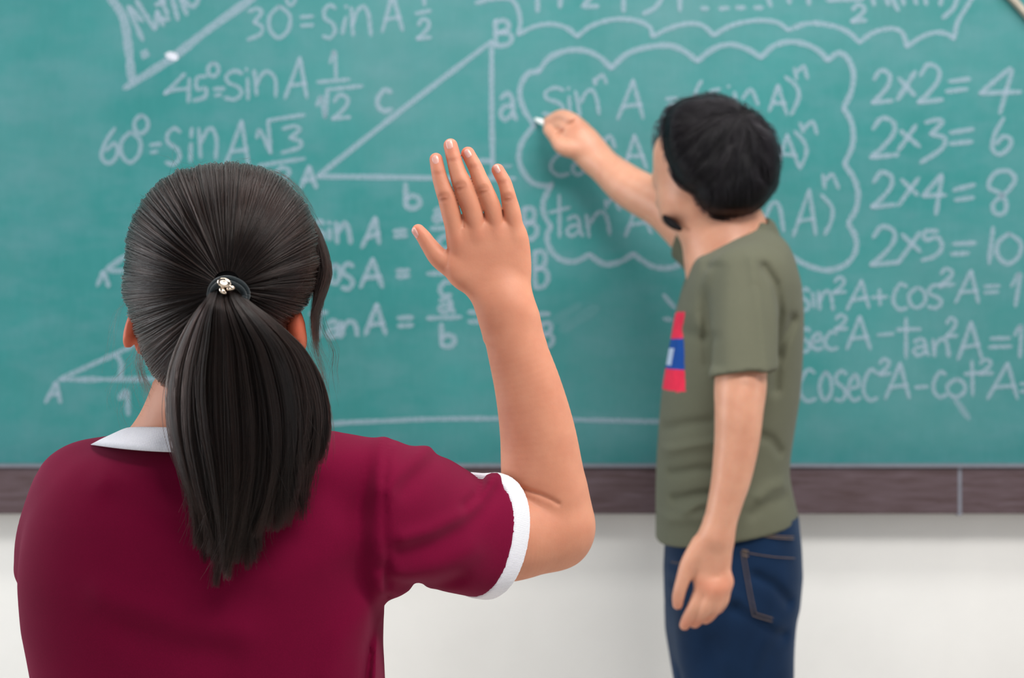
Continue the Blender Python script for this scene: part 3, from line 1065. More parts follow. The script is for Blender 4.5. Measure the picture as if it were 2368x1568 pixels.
# crease inside the bend stays sharp; the outer side of the elbow is round
fb.add(fF, lo, hi, 0.004)
fb.ell(W(1296, 1228, 1.472), (0.030, 0.030, 0.036), 0.02)       # point of the elbow

# hand, back of it towards us
def H(zx, zy, r, d):
    return P4(900 + 0.33163 * zx, 280 + 0.33163 * zy, d, 0.33163 * r)


def hx(zx):
    return W(900 + 0.33163 * zx, 0, HD)[0]


def hz(zy):
    return W(0, 280 + 0.33163 * zy, HD)[2]


PALM = [(650, 450, 905, 0.0035), (685, 425, 920, 0.0078), (720, 404, 936, 0.0102), (760, 400, 958, 0.0116), (820, 405, 974, 0.0126), (900, 408, 986, 0.0133), (980, 409, 991, 0.0138), (1040, 406, 992, 0.0144), (1100, 424, 990, 0.0150),
        (1160, 482, 986, 0.0160), (1220, 545, 990, 0.0175), (1280, 590, 1008, 0.0195), (1340, 622, 1028, 0.0195), (1420, 662, 1026, 0.0165), (1500, 720, 1000, 0.010)]
rows = [(hz(zy), (hx(a) + hx(b)) / 2, (hx(b) - hx(a)) / 2, HD + 0.001, r) for zy, a, b, r in PALM]
fn, lo, hi = loft_fn(rows, 'z', 2.25, 0.02)
fb.add(fn, lo, hi, 0.012)
FING = {
 'index': [H(486, 900, 58, 1.4510), H(440, 680, 66, 1.4475), H(402, 540, 64, 1.4460), H(370, 450, 57, 1.4470), H(347, 370, 51.5, 1.4485), H(327, 268, 46, 1.4515)],
 'middle': [H(626, 880, 58, 1.4500), H(592, 670, 70, 1.4465), H(519, 465, 70, 1.4450), H(482, 370, 60, 1.4460), H(457, 285, 53.5, 1.4475), H(428, 171, 49, 1.4505)],
 'ring': [H(766, 870, 58, 1.4505), H(727, 645, 66, 1.4470), H(665, 482, 62.5, 1.4455), H(630, 400, 56, 1.4465), H(601, 325, 51, 1.4480), H(549, 226, 47, 1.4510)],
 'pinky': [H(888, 870, 56, 1.4515), H(860, 665, 63, 1.4485), H(834, 540, 54.5, 1.4470), H(820, 480, 50, 1.4480), H(802, 425, 48, 1.4495), H(757, 341, 44, 1.4520)],
 'thumb': [H(520, 1080, 84, 1.4540), H(428, 1010, 80, 1.4560), H(345, 950, 71, 1.4570), H(276, 862, 57.5, 1.4575), H(243, 812, 52, 1.4580), H(203, 764, 45.5, 1.4590)],
}
NECKZ = {'index': hz(735), 'middle': hz(700), 'ring': hz(690), 'pinky': hz(700)}
for nm, pts in FING.items():
    if nm == 'thumb':
        fb.chain(pts, lambda X, Y, Z: 0.0015 + 0.006 * np.clip((X - hx(380)) / 0.008, 0, 1) + 0 * Y + 0 * Z, 0.004, margin=0.02)
    else:
        zt_ = NECKZ[nm]
        fb.chain(pts, lambda X, Y, Z, zt_=zt_: 0.0006 + 0.0032 * np.clip((zt_ - Z) / 0.016, 0, 1) + 0 * X + 0 * Y, 0.004, margin=0.02)
def press(pts, amp, width):
    """small crease in the skin facing us"""
    pl = [(hx(a), hz(b)) for a, b in pts]

    def fn(X, Y, Z):
        D = poly_dist2(X, Z, pl)
        return amp * np.exp(-(D / width) ** 2) * (Y < HD - 0.001)
    xs = [p[0] for p in pl]
    zs = [p[1] for p in pl]
    m = max(0.006, width * 2.5)
    fb.add(fn, (min(xs) - m, 1.41, min(zs) - m), (max(xs) + m, 1.49, max(zs) + m), op='disp')


# the faint rise of the knuckles
for zx, zy, am in ((482, 830, -0.0007), (622, 785, -0.0007), (762, 775, -0.0005), (886, 780, -0.0004)):
    press([(zx - 4, zy - 10), (zx + 8, zy + 30)], am, 0.0070)
for (x, y, h, tl) in ((383, 540, 34, -.25), (497, 465, 36, -.30), (655, 490, 36, -.35), (828, 540, 30, -.15)):
    for dy, wd, am in ((-20, 0.8, 0.00034), (-5, 1.0, 0.00046), (11, 1.0, 0.00046), (25, 0.75, 0.00034)):
        q = [(x + u * h * wd, y + dy - tl * u * h * -0.55 + (6 if dy > 0 else -6) * (1 - abs(u))) for u in (-1, -.5, 0, .5, 1)]
        press(q, am * 1.4, 0.0011)
for (x, y, h, tl) in ((347, 368, 36, -.2), (452, 278, 34, -.25), (598, 322, 32, -.35), (798, 428, 32, -.3)):
    for dy, am in ((-7, 0.0003), (7, 0.0003)):
        press([(x + u * h, y + dy + tl * u * h * 0.6 + 4 * (1 - abs(u))) for u in (-1, 0, 1)], am, 0.0011)
press([(238, 880), (250, 905)], 0.0005, 0.0012)
press([(402, 1008), (408, 940), (406, 900)], 0.0005, 0.0016)
for cx, y, rr_ in ((518, 735, 1), (668, 692, 1), (797, 690, 1)):
    press([(cx - 4, y - 60), (cx, y - 10), (cx + 2, y + 10)], 0.0011, 0.0011)

fold(fb, [(1180, 1128), (1222, 1137), (1250, 1146), (1275, 1157), (1292, 1168)], 1.42, -0.0030, 0.0024, 1, 1.46)
V, Q = fb.mesh()
V = relax(V, Q, 2)
gbody = mesh_obj('body', V, Q, M_SKIN_G)
parent_keep(gbody, girl)
# skin tone: knuckles browner, fingertips rosier; ears painted red for light shining through
tint = np.ones((len(V), 3))


def stain(c, r, col, pw=1.0):
    d = np.linalg.norm((V - c) / r, axis=1)
    w = np.exp(-d ** 2)[:, None] * pw
    global tint
    tint = tint * (1 - w) + tint * np.array(col) * w


for zx, zy in ((380, 540), (497, 465), (655, 490), (828, 540)):
    stain(H(zx, zy, 1, HD - 0.008)[:3], np.array([0.0065, 0.012, 0.0055]), (0.64, 0.50, 0.46), 0.85)
for zx, zy in ((345, 368), (450, 275), (598, 322), (798, 428)):
    stain(H(zx, zy, 1, HD - 0.006)[:3], np.array([0.006, 0.012, 0.0028]), (0.78, 0.66, 0.64), 0.75)
for zx, zy in ((480, 830), (625, 785), (765, 770)):
    stain(H(zx, zy, 1, HD - 0.012)[:3], np.array([0.009, 0.012, 0.008]), (0.88, 0.76, 0.74), 0.6)
for nm in FING:
    stain(FING[nm][-1][:3], 0.011, (1.06, 0.80, 0.82), 0.9)
for e in (eL, eR):
    stain(e, np.array([0.016, 0.03, 0.034]), (1.06, 0.42, 0.30), 1.0)
set_tint(gbody, np.clip(tint, 0, 1.3))

# ---- finger nails
def nail(tip, prev, cz, w, h, face, name='fingernail'):
    """curved plate lying on the end of a finger; cz: its middle, w, h half sizes, face: outward direction"""
    ax = (tip - prev)
    ax /= np.linalg.norm(ax)
    f = face - ax * (face @ ax)
    f /= np.linalg.norm(f)
    sd = np.cross(ax, f)
    V, Fc = [], []
    n1, n2 = 14, 16
    Rr = w * 1.18
    for i in range(n1 + 1):
        for j in range(n2 + 1):
            a = (2 * i / n1 - 1)
            b = (2 * j / n2 - 1)
            # square to rounded outline
            x = a * math.sqrt(max(0, 1 - 0.38 * abs(b) ** 2.6 * 1.0))
            y = b * math.sqrt(max(0, 1 - 0.42 * a * a))
            th = x * w / Rr
            drop = Rr * (1 - math.cos(th * 1.0))
            edge = max(abs(a), abs(b))
            lift = 0.00035 * (1 - edge ** 6) - 0.0006 * (edge ** 10)
            bend = -0.00022 * max(0, y) ** 2 * 6
            V.append(cz + sd * (Rr * math.sin(th)) + ax * (y * h) + f * (lift - drop + bend))
    for i in range(n1):
        for j in range(n2):
            a = i * (n2 + 1) + j
            Fc.append((a, a + n2 + 1, a + n2 + 2, a + 1))
    V = np.array(V)
    o = mesh_obj(name, V, np.array(Fc), M_NAIL)
    so = o.modifiers.new('thick', 'SOLIDIFY')
    so.thickness = 0.0005
    so.offset = 0
    parent_keep(o, girl)
    return o


for nm, (zx, zy, w, h) in {'index': (325, 276, 31, 41), 'middle': (421, 172, 31, 39), 'ring': (549, 232, 30, 38), 'pinky': (751, 343, 25, 36)}.items():
    pts = FING[nm]
    tip, prev = pts[-1], pts[-2]
    t_ = np.clip((zy - 0) * 0, 0, 1)
    c = H(zx, zy, 1, 0)[:3] if False else W(900 + 0.33163 * zx, 280 + 0.33163 * zy, tip[1])
    # put the plate on the front of the finger there
    ax = tip[:3] - prev[:3]
    u = np.clip(((c - prev[:3]) @ ax) / (ax @ ax), 0, 1.15)
    cen = prev[:3] + u * ax
    rad = prev[3] + (tip[3] - prev[3]) * min(u, 1)
    off = c[0] - cen[0]
    face = np.array([off / rad * 0.9, -math.sqrt(max(0.1, 1 - (off / rad) ** 2)), 0.0])
    face /= np.linalg.norm(face)
    nail(tip[:3], prev[:3], cen + face * (rad * 0.985), Rp(0.33163 * w, HD), Rp(0.33163 * h, HD), face)
tp = FING['thumb']
face = np.array([-0.80, -0.52, 0.10])
ax = tp[-1][:3] - tp[-2][:3]
axn = ax / np.linalg.norm(ax)
face = face - axn * (face @ axn)
face /= np.linalg.norm(face)
nail(tp[-1][:3], tp[-2][:3], tp[-2][:3] + ax * 0.86 + face * (tp[-1][3] * 1.02), Rp(10, HD), Rp(14, HD), face)

# ---- shirt
sxs = axis((-0.49, 0.10, 0.0028))
sys_ = axis((1.22, 1.56, 0.0028))
szs = axis((W(0, 1980, 1.30)[2], 1.02, 0.006), (1.02, 1.30, 0.0026))
fs = Field(sxs, sys_, szs)
fn, lo, hi = loft_fn(zrows(TORSO, 1.34), 'z', 2.75)
fs.add(fn, lo, hi, 0)
# left shoulder and short sleeve, carried forward
fs.chain([P4(190, 1120, 1.355, 84), P4(115, 1230, 1.375, 60), P4(92, 1312, 1.405, 54)], 0.03, 0.02)
# right sleeve: loft along the arm, cut square to it at the cuff
SL = [(780, 1060, 1360, 1.356, 0.046), (840, 1022, 1400, 1.353, 0.060), (890, 1007, 1394, 1.352, 0.077), (920, 1022, 1376, 1.358, 0.080), (955, 1037, 1364, 1.370, 0.082), (985, 1038, 1360, 1.380, 0.083),
      (1010, 1047, 1361, 1.388, 0.083), (1050, 1070, 1367, 1.401, 0.080), (1080, 1090, 1373, 1.411, 0.079), (1110, 1100, 1378, 1.422, 0.078), (1150, 1096, 1382, 1.437, 0.078), (1210, 1098, 1386, 1.458, 0.078), (1290, 1100, 1392, 1.488, 0.078)]


def xrows(rows, grow=0.0):
    out = []
    for px, ya, yb, yc, yr in rows:
        d = yc
        x = W(px, 0, d)[0]
        z1, z0 = W(0, ya, d)[2], W(0, yb, d)[2]
        out.append((x, (z0 + z1) / 2, (z1 - z0) / 2 + grow, yc, yr + grow))
    return out


cn = np.array([0.70, 0.62, -0.275])
cn /= np.linalg.norm(cn)
cp = W(1074, 1236, 1.426)


def plane_d(X, Y, Z):
    return (X - cp[0]) * cn[0] + (Y - cp[1]) * cn[1] + (Z - cp[2]) * cn[2]


sl_fn, slo, shi = loft_fn(xrows(SL), 'x', 2.2, 0.02)
# the hollow at the mouth of the sleeve, round the arm
hole = chain_fn([np.append(p[:3], p[3] + 0.0045) for p in UA[1:]], 0.02)
fs.add(lambda X, Y, Z: smax(sl_fn(X, Y, Z), plane_d(X, Y, Z) - 0.001, 0.002), slo, shi, 0.007)
# creases: sleeve, shoulder, side
fold(fs, [(1152, 1104), (1128, 1130), (1100, 1160), (1062, 1188), (1010, 1210), (950, 1222)], 1.36, 0.0062, 0.0085, 1, 1.43)
fold(fs, [(1140, 1145), (1105, 1185), (1060, 1212), (1000, 1235), (940, 1245)], 1.36, -0.0042, 0.0110, 1, 1.43)
fold(fs, [(1102, 1100), (1112, 1122), (1104, 1142), (1080, 1160)], 1.38, -0.0067, 0.0055, 1, 1.45)
fold(fs, [(985, 1042), (960, 1062), (930, 1085), (905, 1120)], 1.33, 0.0039, 0.009, 1, 1.42)
fold(fs, [(1005, 1065), (980, 1090), (940, 1120)], 1.33, -0.0030, 0.009, 1, 1.42)
fold(fs, [(1090, 1265), (1030, 1292), (960, 1310), (905, 1316)], 1.36, 0.0045, 0.013, 1, 1.42)
fold(fs, [(1060, 1330), (1010, 1345), (960, 1338), (920, 1322)], 1.36, -0.0045, 0.009, 1, 1.42)
fold(fs, [(960, 1362), (930, 1350), (905, 1330), (896, 1300)], 1.33, -0.0053, 0.008, 1, 1.42)
fold(fs, [(892, 1008), (892, 1100), (894, 1200), (899, 1290), (893, 1390)], 1.30, -0.0030, 0.0032, 1, 1.36)
fold(fs, [(886, 1400), (868, 1450), (846, 1520), (838, 1600)], 1.28, -0.0045, 0.0060, 1, 1.34)
fold(fs, [(878, 1440), (862, 1500), (858, 1600)], 1.28, 0.0039, 0.0055, 1, 1.34)
fold(fs, [(872, 1480), (870, 1540), (872, 1620)], 1.28, -0.0036, 0.0035, 1, 1.34)
fold(fs, [(895, 1380), (840, 1420), (790, 1480), (760, 1560)], 1.27, 0.0027, 0.014, 1, 1.34)
fold(fs, [(250, 1110), (320, 1120), (400, 1155), (470, 1190)], 1.27, 0.0027, 0.014, 1, 1.34)
fold(fs, [(270, 1150), (340, 1165), (420, 1200)], 1.27, -0.0021, 0.014, 1, 1.34)
fold(fs, [(250, 1370), (340, 1400), (440, 1440), (560, 1455)], 1.27, 0.0030, 0.016, 1, 1.34)
fold(fs, [(300, 1460), (400, 1490), (520, 1510)], 1.27, -0.0024, 0.016, 1, 1.34)
fold(fs, [(640, 1330), (740, 1300), (840, 1250)], 1.27, 0.0027, 0.018, 1, 1.34)
fold(fs, [(720, 1120), (800, 1180), (870, 1200)], 1.27, -0.0021, 0.016, 1, 1.34)
# mouth of the sleeve and the neck opening
fs.add(lambda X, Y, Z: smax(hole(X, Y, Z), -(plane_d(X, Y, Z) + 0.045), 0.004), cp - 0.12, cp + 0.12, 0.002, 'sub')
V, Q = fs.mesh()
V = relax(V, Q, 3)
shirt = mesh_obj('shirt', V, Q, M_MAROON, label='maroon jersey ringer t-shirt')
parent_keep(shirt, girl)

# white cuff of the raised sleeve
fc = Field(axis((cp[0] - 0.10, cp[0] + 0.12, 0.0018)), axis((1.33, 1.56, 0.0018)), axis((cp[2] - 0.10, cp[2] + 0.10, 0.0018)))
cuff_fn, clo, chi = loft_fn(xrows(SL, 0.0012), 'x', 2.2, 0.02)
fc.add(lambda X, Y, Z: smax(cuff_fn(X, Y, Z), np.abs(plane_d(X, Y, Z) - 0.0095) - 0.0105, 0.003), clo, chi, 0)
fc.add(hole, np.array([cp[0] - 0.2, 1.3, cp[2] - 0.2]), np.array([cp[0] + 0.2, 1.6, cp[2] + 0.2]), 0.002, 'sub')
V, Q = fc.mesh()
V = relax(V, Q, 2)
cuff = mesh_obj('sleeve_cuff', V, Q, M_RIB2, label='white ribbed sleeve cuff')
parent_keep(cuff, shirt)

# white ribbed collar
V, Fc = [], []
nA = 96
prof = [(-0.16, -0.0030), (-0.10, 0.0002), (0.25, 0.0016), (0.6, 0.0018), (0.92, 0.0016), (1.0, 0.0004), (1.0, -0.0022), (0.5, -0.0022), (-0.1, -0.0040)]
b0 = (W(212, 0, 1.33)[0] + W(752, 0, 1.33)[0]) / 2
a0 = (W(752, 0, 1.33)[0] - W(212, 0, 1.33)[0]) / 2
b1 = (W(284, 0, 1.33)[0] + W(690, 0, 1.33)[0]) / 2
a1 = (W(690, 0, 1.33)[0] - W(284, 0, 1.33)[0]) / 2
for i in range(nA):
    w = 2 * math.pi * i / nA
    ca, sa = math.cos(w), math.sin(w)
    for h, o_ in prof:
        aa = a0 + (a1 - a0) * h + o_
        bb = 0.0865 + (0.066 - 0.0865) * h + o_
        cc = b0 + (b1 - b0) * h
        front = (1 - (-sa)) * 0.5          # 0 behind, 1 in front
        zbk = W(0, 1037, 1.27)[2]
        ztk = W(0, 989, 1.28)[2]
        z = zbk + (ztk - zbk) * h
        z += (0.010 * (1 - h)) * (ca * ca) * (ca < 0) * 0.5 - front ** 2 * 0.028
        z += 0.010 * (1 - h) * ca * ca * (ca > 0)
        V.append((cc + aa * ca, 1.347 + bb * sa, z))
m = len(prof)
for i in range(nA):
    for j in range(m):
        Fc.append((i * m + j, ((i + 1) % nA) * m + j, ((i + 1) % nA) * m + (j + 1) % m, i * m + (j + 1) % m))
coll = mesh_obj('collar', V, Fc, M_RIB, label='white ribbed collar')
parent_keep(coll, shirt)

# skirt, socks and shoes: below the frame of the picture
zsk = W(0, 1940, 1.30)[2]
rows = [(0.45, gx + 0.012, 0.235, 1.355, 0.20), (0.60, gx + 0.012, 0.205, 1.355, 0.165), (0.75, gx + 0.012, 0.180, 1.355, 0.130), (zsk + 0.03, gx + 0.012, 0.166, 1.355, 0.106)]
V, Fc = [], []
for k, (z, cx, rx, cy, ry) in enumerate(rows):
    for i in range(120):
        w = 2 * math.pi * i / 120
        pl = 1 + 0.03 * (1 - k / 3) * math.cos(w * 20)
        V.append((cx + rx * pl * math.cos(w), cy + ry * pl * math.sin(w), z))
for k in range(3):
    for i in range(120):
        j = (i + 1) % 120
        Fc.append((k * 120 + i, k * 120 + j, (k + 1) * 120 + j, (k + 1) * 120 + i))
sk = mesh_obj('skirt', V, Fc, M_NAVY)
so = sk.modifiers.new('t', 'SOLIDIFY')
so.thickness = 0.003
parent_keep(sk, girl)
for s in (-1, 1):
    lx = gx + 0.012 + s * 0.085
    f = Field(axis((lx - 0.08, lx + 0.08, 0.004)), axis((1.28, 1.54, 0.004)), axis((-0.01, 0.12, 0.004)))
    f.chain([(lx, 1.345, 0.045, 0.044), (lx + s * 0.005, 1.42, 0.038, 0.042), (lx + s * 0.01, 1.48, 0.032, 0.038)], 0, 0.01)
    f.add(lambda X, Y, Z: -(Z - 0.0) + 0 * X + 0 * Y, (-9, 0, -9), (9, 9, 9), 0.003, 'int')
    f.add(lambda X, Y, Z: Z - 0.075 + 0 * X + 0 * Y, (-9, 0, -9), (9, 9, 9), 0.003, 'int')
    V, Q = f.mesh()
    o = mesh_obj('shoe', V, Q, M_SHOE)
    parent_keep(o, girl)
    V, Fc = tube_mesh([[(lx, 1.352, 0.06), (lx, 1.36, 0.10), (lx, 1.364, 0.16), (lx, 1.366, 0.20)]], 0.046, 20)
    o = mesh_obj('sock', V, Fc, M_SOCK)
    parent_keep(o, girl)

# ---- hair
TIE = (526, 668)
OUT = [(525, 384), (560, 384), (600, 390), (640, 412), (680, 446), (705, 478), (722, 520), (731, 560), (733, 600), (728, 640), (718, 680), (703, 705), (668, 735), (650, 775), (630, 830), (600, 870), (520, 905),
       (440, 915), (382, 900), (352, 862), (332, 815), (322, 775), (307, 738), (294, 703), (289, 675), (291, 640), (294, 600), (298, 560), (306, 522), (319, 490), (341, 456), (370, 427), (402, 406), (440, 393), (482, 385)]
ang = np.array([math.atan2(-(y - TIE[1]), x - TIE[0]) for x, y in OUT])
rad = np.array([math.hypot(x - TIE[0], y - TIE[1]) for x, y in OUT])
od = np.argsort(ang)
ang, rad = ang[od], rad[od]
A3 = np.concatenate([ang - 2 * math.pi, ang, ang + 2 * math.pi])
R3 = np.tile(rad, 3)
tab_a, tab_r = smooth_table(A3, R3, 2400, 0.0035)
HC, HDp = 1.330, 0.104            # distance of the widest outline, and depth of the back of the head


def head_pt(phi, th, off=0.0):
    """phi round the tie, th from the back pole (0) over the outline (90 deg) to the front"""
    R_ = np.interp((phi + math.pi) % (2 * math.pi) - math.pi, tab_a, tab_r)
    s = np.sin(th)
    c = np.cos(th)
    s = np.sign(s) * np.abs(s) ** 0.86
    c2 = np.sign(c) * np.abs(c) ** 0.95
    rr_ = R_ * HC / FPX + off
    pb, pc = W(TIE[0], TIE[1], HC - HDp), W(TIE[0], TIE[1], HC)
    cc = np.clip(c2, 0, 1)
    x = pc[0] + (pb[0] - pc[0]) * cc + rr_ * s * np.cos(phi)
    z = pc[2] + (pb[2] - pc[2]) * cc + rr_ * s * np.sin(phi)
    y = HC - (HDp + off) * c2
    return np.stack([x, y, z], -1)


nphi, nth = 160, 60
V, Fc = [], []
ths = np.linspace(0.0, math.radians(112), nth)
for i in range(nphi):
    ph = 2 * math.pi * i / nphi - math.pi
    for t_ in ths:
        low = max(0.0, math.cos(ph + math.pi / 2))      # towards the nape
        V.append(head_pt(ph, t_ * (1 - 0.20 * low), -0.0028))
for i in range(nphi):
    for j in range(nth - 1):
        i2 = (i + 1) % nphi
        Fc.append((i * nth + j, i * nth + j + 1, i2 * nth + j + 1, i2 * nth + j))
cap = mesh_obj('hair', V, np.array(Fc), M_HAIRCAP, label='black hair pulled back into a ponytail')
parent_keep(cap, girl)

# strands combed back to the tie
N = 13000
K = 16
ph0 = rng.uniform(-math.pi, math.pi, N)
low = np.clip(np.cos(ph0 + math.pi / 2), 0, 1)
thmax = np.radians(108) * (1 - 0.17 * low)
frac = np.where(rng.random(N) < 0.5, rng.uniform(0.88, 1.0, N), rng.uniform(0.25, 1.0, N) ** 0.7)
th0 = thmax * frac
nclump = 330
cl = rng.uniform(-math.pi, math.pi, nclump)
cl.sort()
near = cl[np.clip(np.searchsorted(cl, ph0), 0, nclump - 1)]
coff = np.clip(np.abs(rng.normal(0, 0.0014, nclump)), 0, 0.0026)[np.clip(np.searchsorted(cl, ph0), 0, nclump - 1)]
u = np.linspace(0, 1, K)[None, :]
th = th0[:, None] * (1 - u) + math.radians(5.5) * u
bend = rng.normal(0, 0.035, N)[:, None] * np.sin(np.pi * u) + rng.normal(0, 0.05, N)[:, None] * (1 - u) ** 2 * 0.5
pull = np.clip(0.15 + 0.5 * u, 0, 1)
dphi = ((near - ph0 + math.pi) % (2 * math.pi) - math.pi)[:, None]
phi = ph0[:, None] + dphi * pull * 0.8 + bend
ridge_t = np.linspace(-math.pi, math.pi, 1400)
ridge_v = rng.normal(0, 1, 1400)
ridge_v = np.convolve(np.concatenate([ridge_v[-3:], ridge_v, ridge_v[:3]]), [.1, .2, .4, .2, .1, 0, 0], 'same')[3:-3]
ridge_w = np.convolve(np.tile(rng.normal(0, 1, 140), 3), [.25, .5, .25], 'same')[140:280]
rdg = np.interp((phi + math.pi) % (2 * math.pi) - math.pi, ridge_t, ridge_v) * 0.0012 + np.interp((phi + math.pi) % (2 * math.pi) - math.pi, np.linspace(-math.pi, math.pi, 140), ridge_w) * 0.0013
lockv = np.clip(0.42 + 0.55 * np.interp(ph0, ridge_t, np.roll(ridge_v, 400)) + rng.normal(0, 0.12, N), 0, 1)
off = rdg * np.sin(np.pi * np.clip(u * 0.8 + 0.15, 0, 1)) + (coff + rng.uniform(-0.0012, 0.0016, N))[:, None] * np.sin(np.pi * np.clip(u * 0.9 + 0.08, 0, 1)) ** 0.5
# hairs end inside the tie ring
S = head_pt(phi, th, off)
hs = hair_obj('hair_strands', S, M_HAIR_G, None, 0.00019, 0.00014, lock=lockv)
parent_keep(hs, cap)

# loose short hairs standing off the head
N2 = 420
ph = rng.uniform(-math.pi, math.pi, N2)
t0 = np.radians(rng.uniform(55, 100, N2))
u = np.linspace(0, 1, 9)[None, :]
S = head_pt(ph[:, None] + rng.normal(0, .12, N2)[:, None] * u, t0[:, None] - np.radians(rng.uniform(8, 35, N2))[:, None] * u,
            0.001 + (rng.gamma(1.6, 0.0022, N2)[:, None]) * u ** 1.5 * (1.4 - 0.6 * u))
fly = hair_obj('flyaway_hair', S, M_HAIR_G, None, 0.00007, 0.00003)
parent_keep(fly, cap)

# ponytail
yl = [668, 690, 720, 760, 800, 850, 900, 950, 1000, 1050, 1100, 1150, 1200, 1250, 1320]
rng = np.random.default_rng(41)
xl_ = [500, 492, 468, 443, 420, 398, 386, 382, 384, 392, 404, 415, 427, 436, 446]
xr_ = [556, 570, 612, 655, 692, 717, 734, 744, 746, 740, 726, 706, 684, 662, 640]
dp_ = [1.222, 1.211, 1.209, 1.213, 1.220, 1.226, 1.230, 1.231, 1.231, 1.231, 1.232, 1.234, 1.237, 1.240, 1.244]
th_ = [0.008, 0.010, 0.014, 0.018, 0.022, 0.025, 0.026, 0.025, 0.024, 0.022, 0.020, 0.018, 0.016, 0.014, 0.010]
tl = [smooth_table(np.array(yl, float), np.array(q, float), 400, 0.02) for q in (xl_, xr_, dp_, th_)]
NL = 90
lu = np.sort(rng.uniform(-1, 1, NL))
lv = rng.uniform(-1, 1, NL)
ub = np.array([-1, -.85, -.6, -.35, 0, .2, .32, .42, .55, .8, 1])
yb = np.array([1250, 1275, 1288, 1297, 1302, 1300, 1280, 1208, 1216, 1185, 1090])
lend = np.interp(lu, ub, yb) + rng.normal(0, 22, NL)
lwave = rng.normal(0, 0.07, NL)
lph = rng.uniform(0, 6.28, NL)
lcurl = rng.normal(3, 19, NL)
NP = 15000
K = 26
li = rng.integers(0, NL, NP)
spr = rng.normal(0, 1, (NP, 2))
u = np.linspace(0, 1, K)[None, :]
frz = np.where(rng.random(NP) < 0.10, 3.2, 1.0)
uu = np.clip(lu[li] + spr[:, 0] * 0.040 * frz, -1.06, 1.06)
vv = np.clip(lv[li] + spr[:, 1] * 0.16, -1, 1)
yend = lend[li] - np.abs(rng.normal(0, 20, NP)) - (rng.random(NP) < 0.15) * rng.uniform(0, 160, NP)
Y = 664 + (yend[:, None] - 664) * u
lx_ = np.interp(Y, *tl[0])
rx_ = np.interp(Y, *tl[1])
cx_ = (lx_ + rx_) / 2
hw_ = (rx_ - lx_) / 2
ue = lu[li][:, None] + (uu - lu[li])[:, None] * (1 - 0.62 * u ** 2.5) + lwave[li][:, None] * np.sin(lph[li][:, None] + 5.0 * u) * u
X = cx_ + hw_ * ue + (lcurl[li][:, None] + rng.normal(0, 7, NP)[:, None] * frz[:, None]) * np.clip(u - 0.72, 0, 1) ** 1.5 * 5.5
dep = np.interp(Y, *tl[2])
thk = np.interp(Y, *tl[3])
vlim = np.sqrt(np.clip(1.06 - ue ** 2, 0.02, 1))
Dd = dep + thk * vv[:, None] * vlim + 0.012 * (ue ** 2) * np.clip(u * 3, 0, 1)
S = np.stack([(X - 1184) / FPX * 1.232, Dd, CAM_Z - (Y - 784) / FPX * 1.232], -1)
pt = hair_obj('ponytail', S, M_HAIR_G, None, 0.00020, 0.00007, lock=np.clip(rng.uniform(0, 1, NL)[li] ** 1.3 + rng.normal(0, 0.12, NP), 0, 1), label='long straight black ponytail')
parent_keep(pt, cap)


def wisps(name, paths, n, spread, d, seedv, r0=0.00008, endspread=2.0):
    rg = np.random.default_rng(seedv)
    out = []
    for path in paths:
        dd = path[0][2] if len(path[0]) > 2 else d
        C_ = catmull([(p[0], p[1]) for p in path], 6)
        idx = np.linspace(0, len(C_) - 1, 18)
        C_ = np.stack([np.interp(idx, np.arange(len(C_)), C_[:, q]) for q in range(2)], 1)
        uu_ = np.linspace(0, 1, 18)
        for _ in range(n):
            o1 = rg.normal(0, spread, 2)
            o2 = rg.normal(0, spread * endspread, 2)
            wv = rg.normal(0, spread * 0.5, 2)[None, :] * np.sin(uu_ * rg.uniform(3, 8) + rg.uniform(0, 6))[:, None]
            q = C_ + o1[None] + (o2 - o1)[None] * (uu_[:, None] ** 2) + wv
            L = rg.uniform(0.7, 1.0)
            ii = uu_ * L * 17
            q = np.stack([np.interp(ii, np.arange(18), q[:, c]) for c in range(2)], 1)
            dz = dd + rg.normal(0, 0.006) + rg.normal(0, 0.006) * uu_
            out.append(np.stack([(q[:, 0] - 1184) / FPX * dd, dz, CAM_Z - (q[:, 1] - 784) / FPX * dd], -1))
    o = hair_obj(name, np.array(out), M_HAIR_G, None, r0, 0.00003)
    parent_keep(o, cap)
    return o


# face-framing lock that swings out on the right and gathers below the ear
rg = np.random.default_rng(5)
top = [(648, 425), (672, 445), (695, 470), (712, 500), (722, 530), (728, 560), (720, 590)]
paths = []
for _ in range(130):
    i = rg.uniform(0, len(top) - 1.001)
    a = int(i)
    f = i - a
    sx = top[a][0] * (1 - f) + top[a + 1][0] * f
    sy = top[a][1] * (1 - f) + top[a + 1][1] * f
    b = rg.uniform(0, 1) ** 0.8                   # how far out this hair swings
    out = 733 + b * 29 + rg.normal(0, 1.2)
    paths.append([(sx, sy, 1.325), (sx + (out - sx) * 0.62, sy + (600 - sy) * 0.45), (out, 612 + rg.normal(0, 6)), (out - 4, 655), (742 - (1 - b) * 14, 700), (733 - (1 - b) * 9, 742), (733, 785 + rg.uniform(0, 40))])
wisps('front_lock', paths, 16, 1.3, 1.325, 11, 0.00012, 2.2)
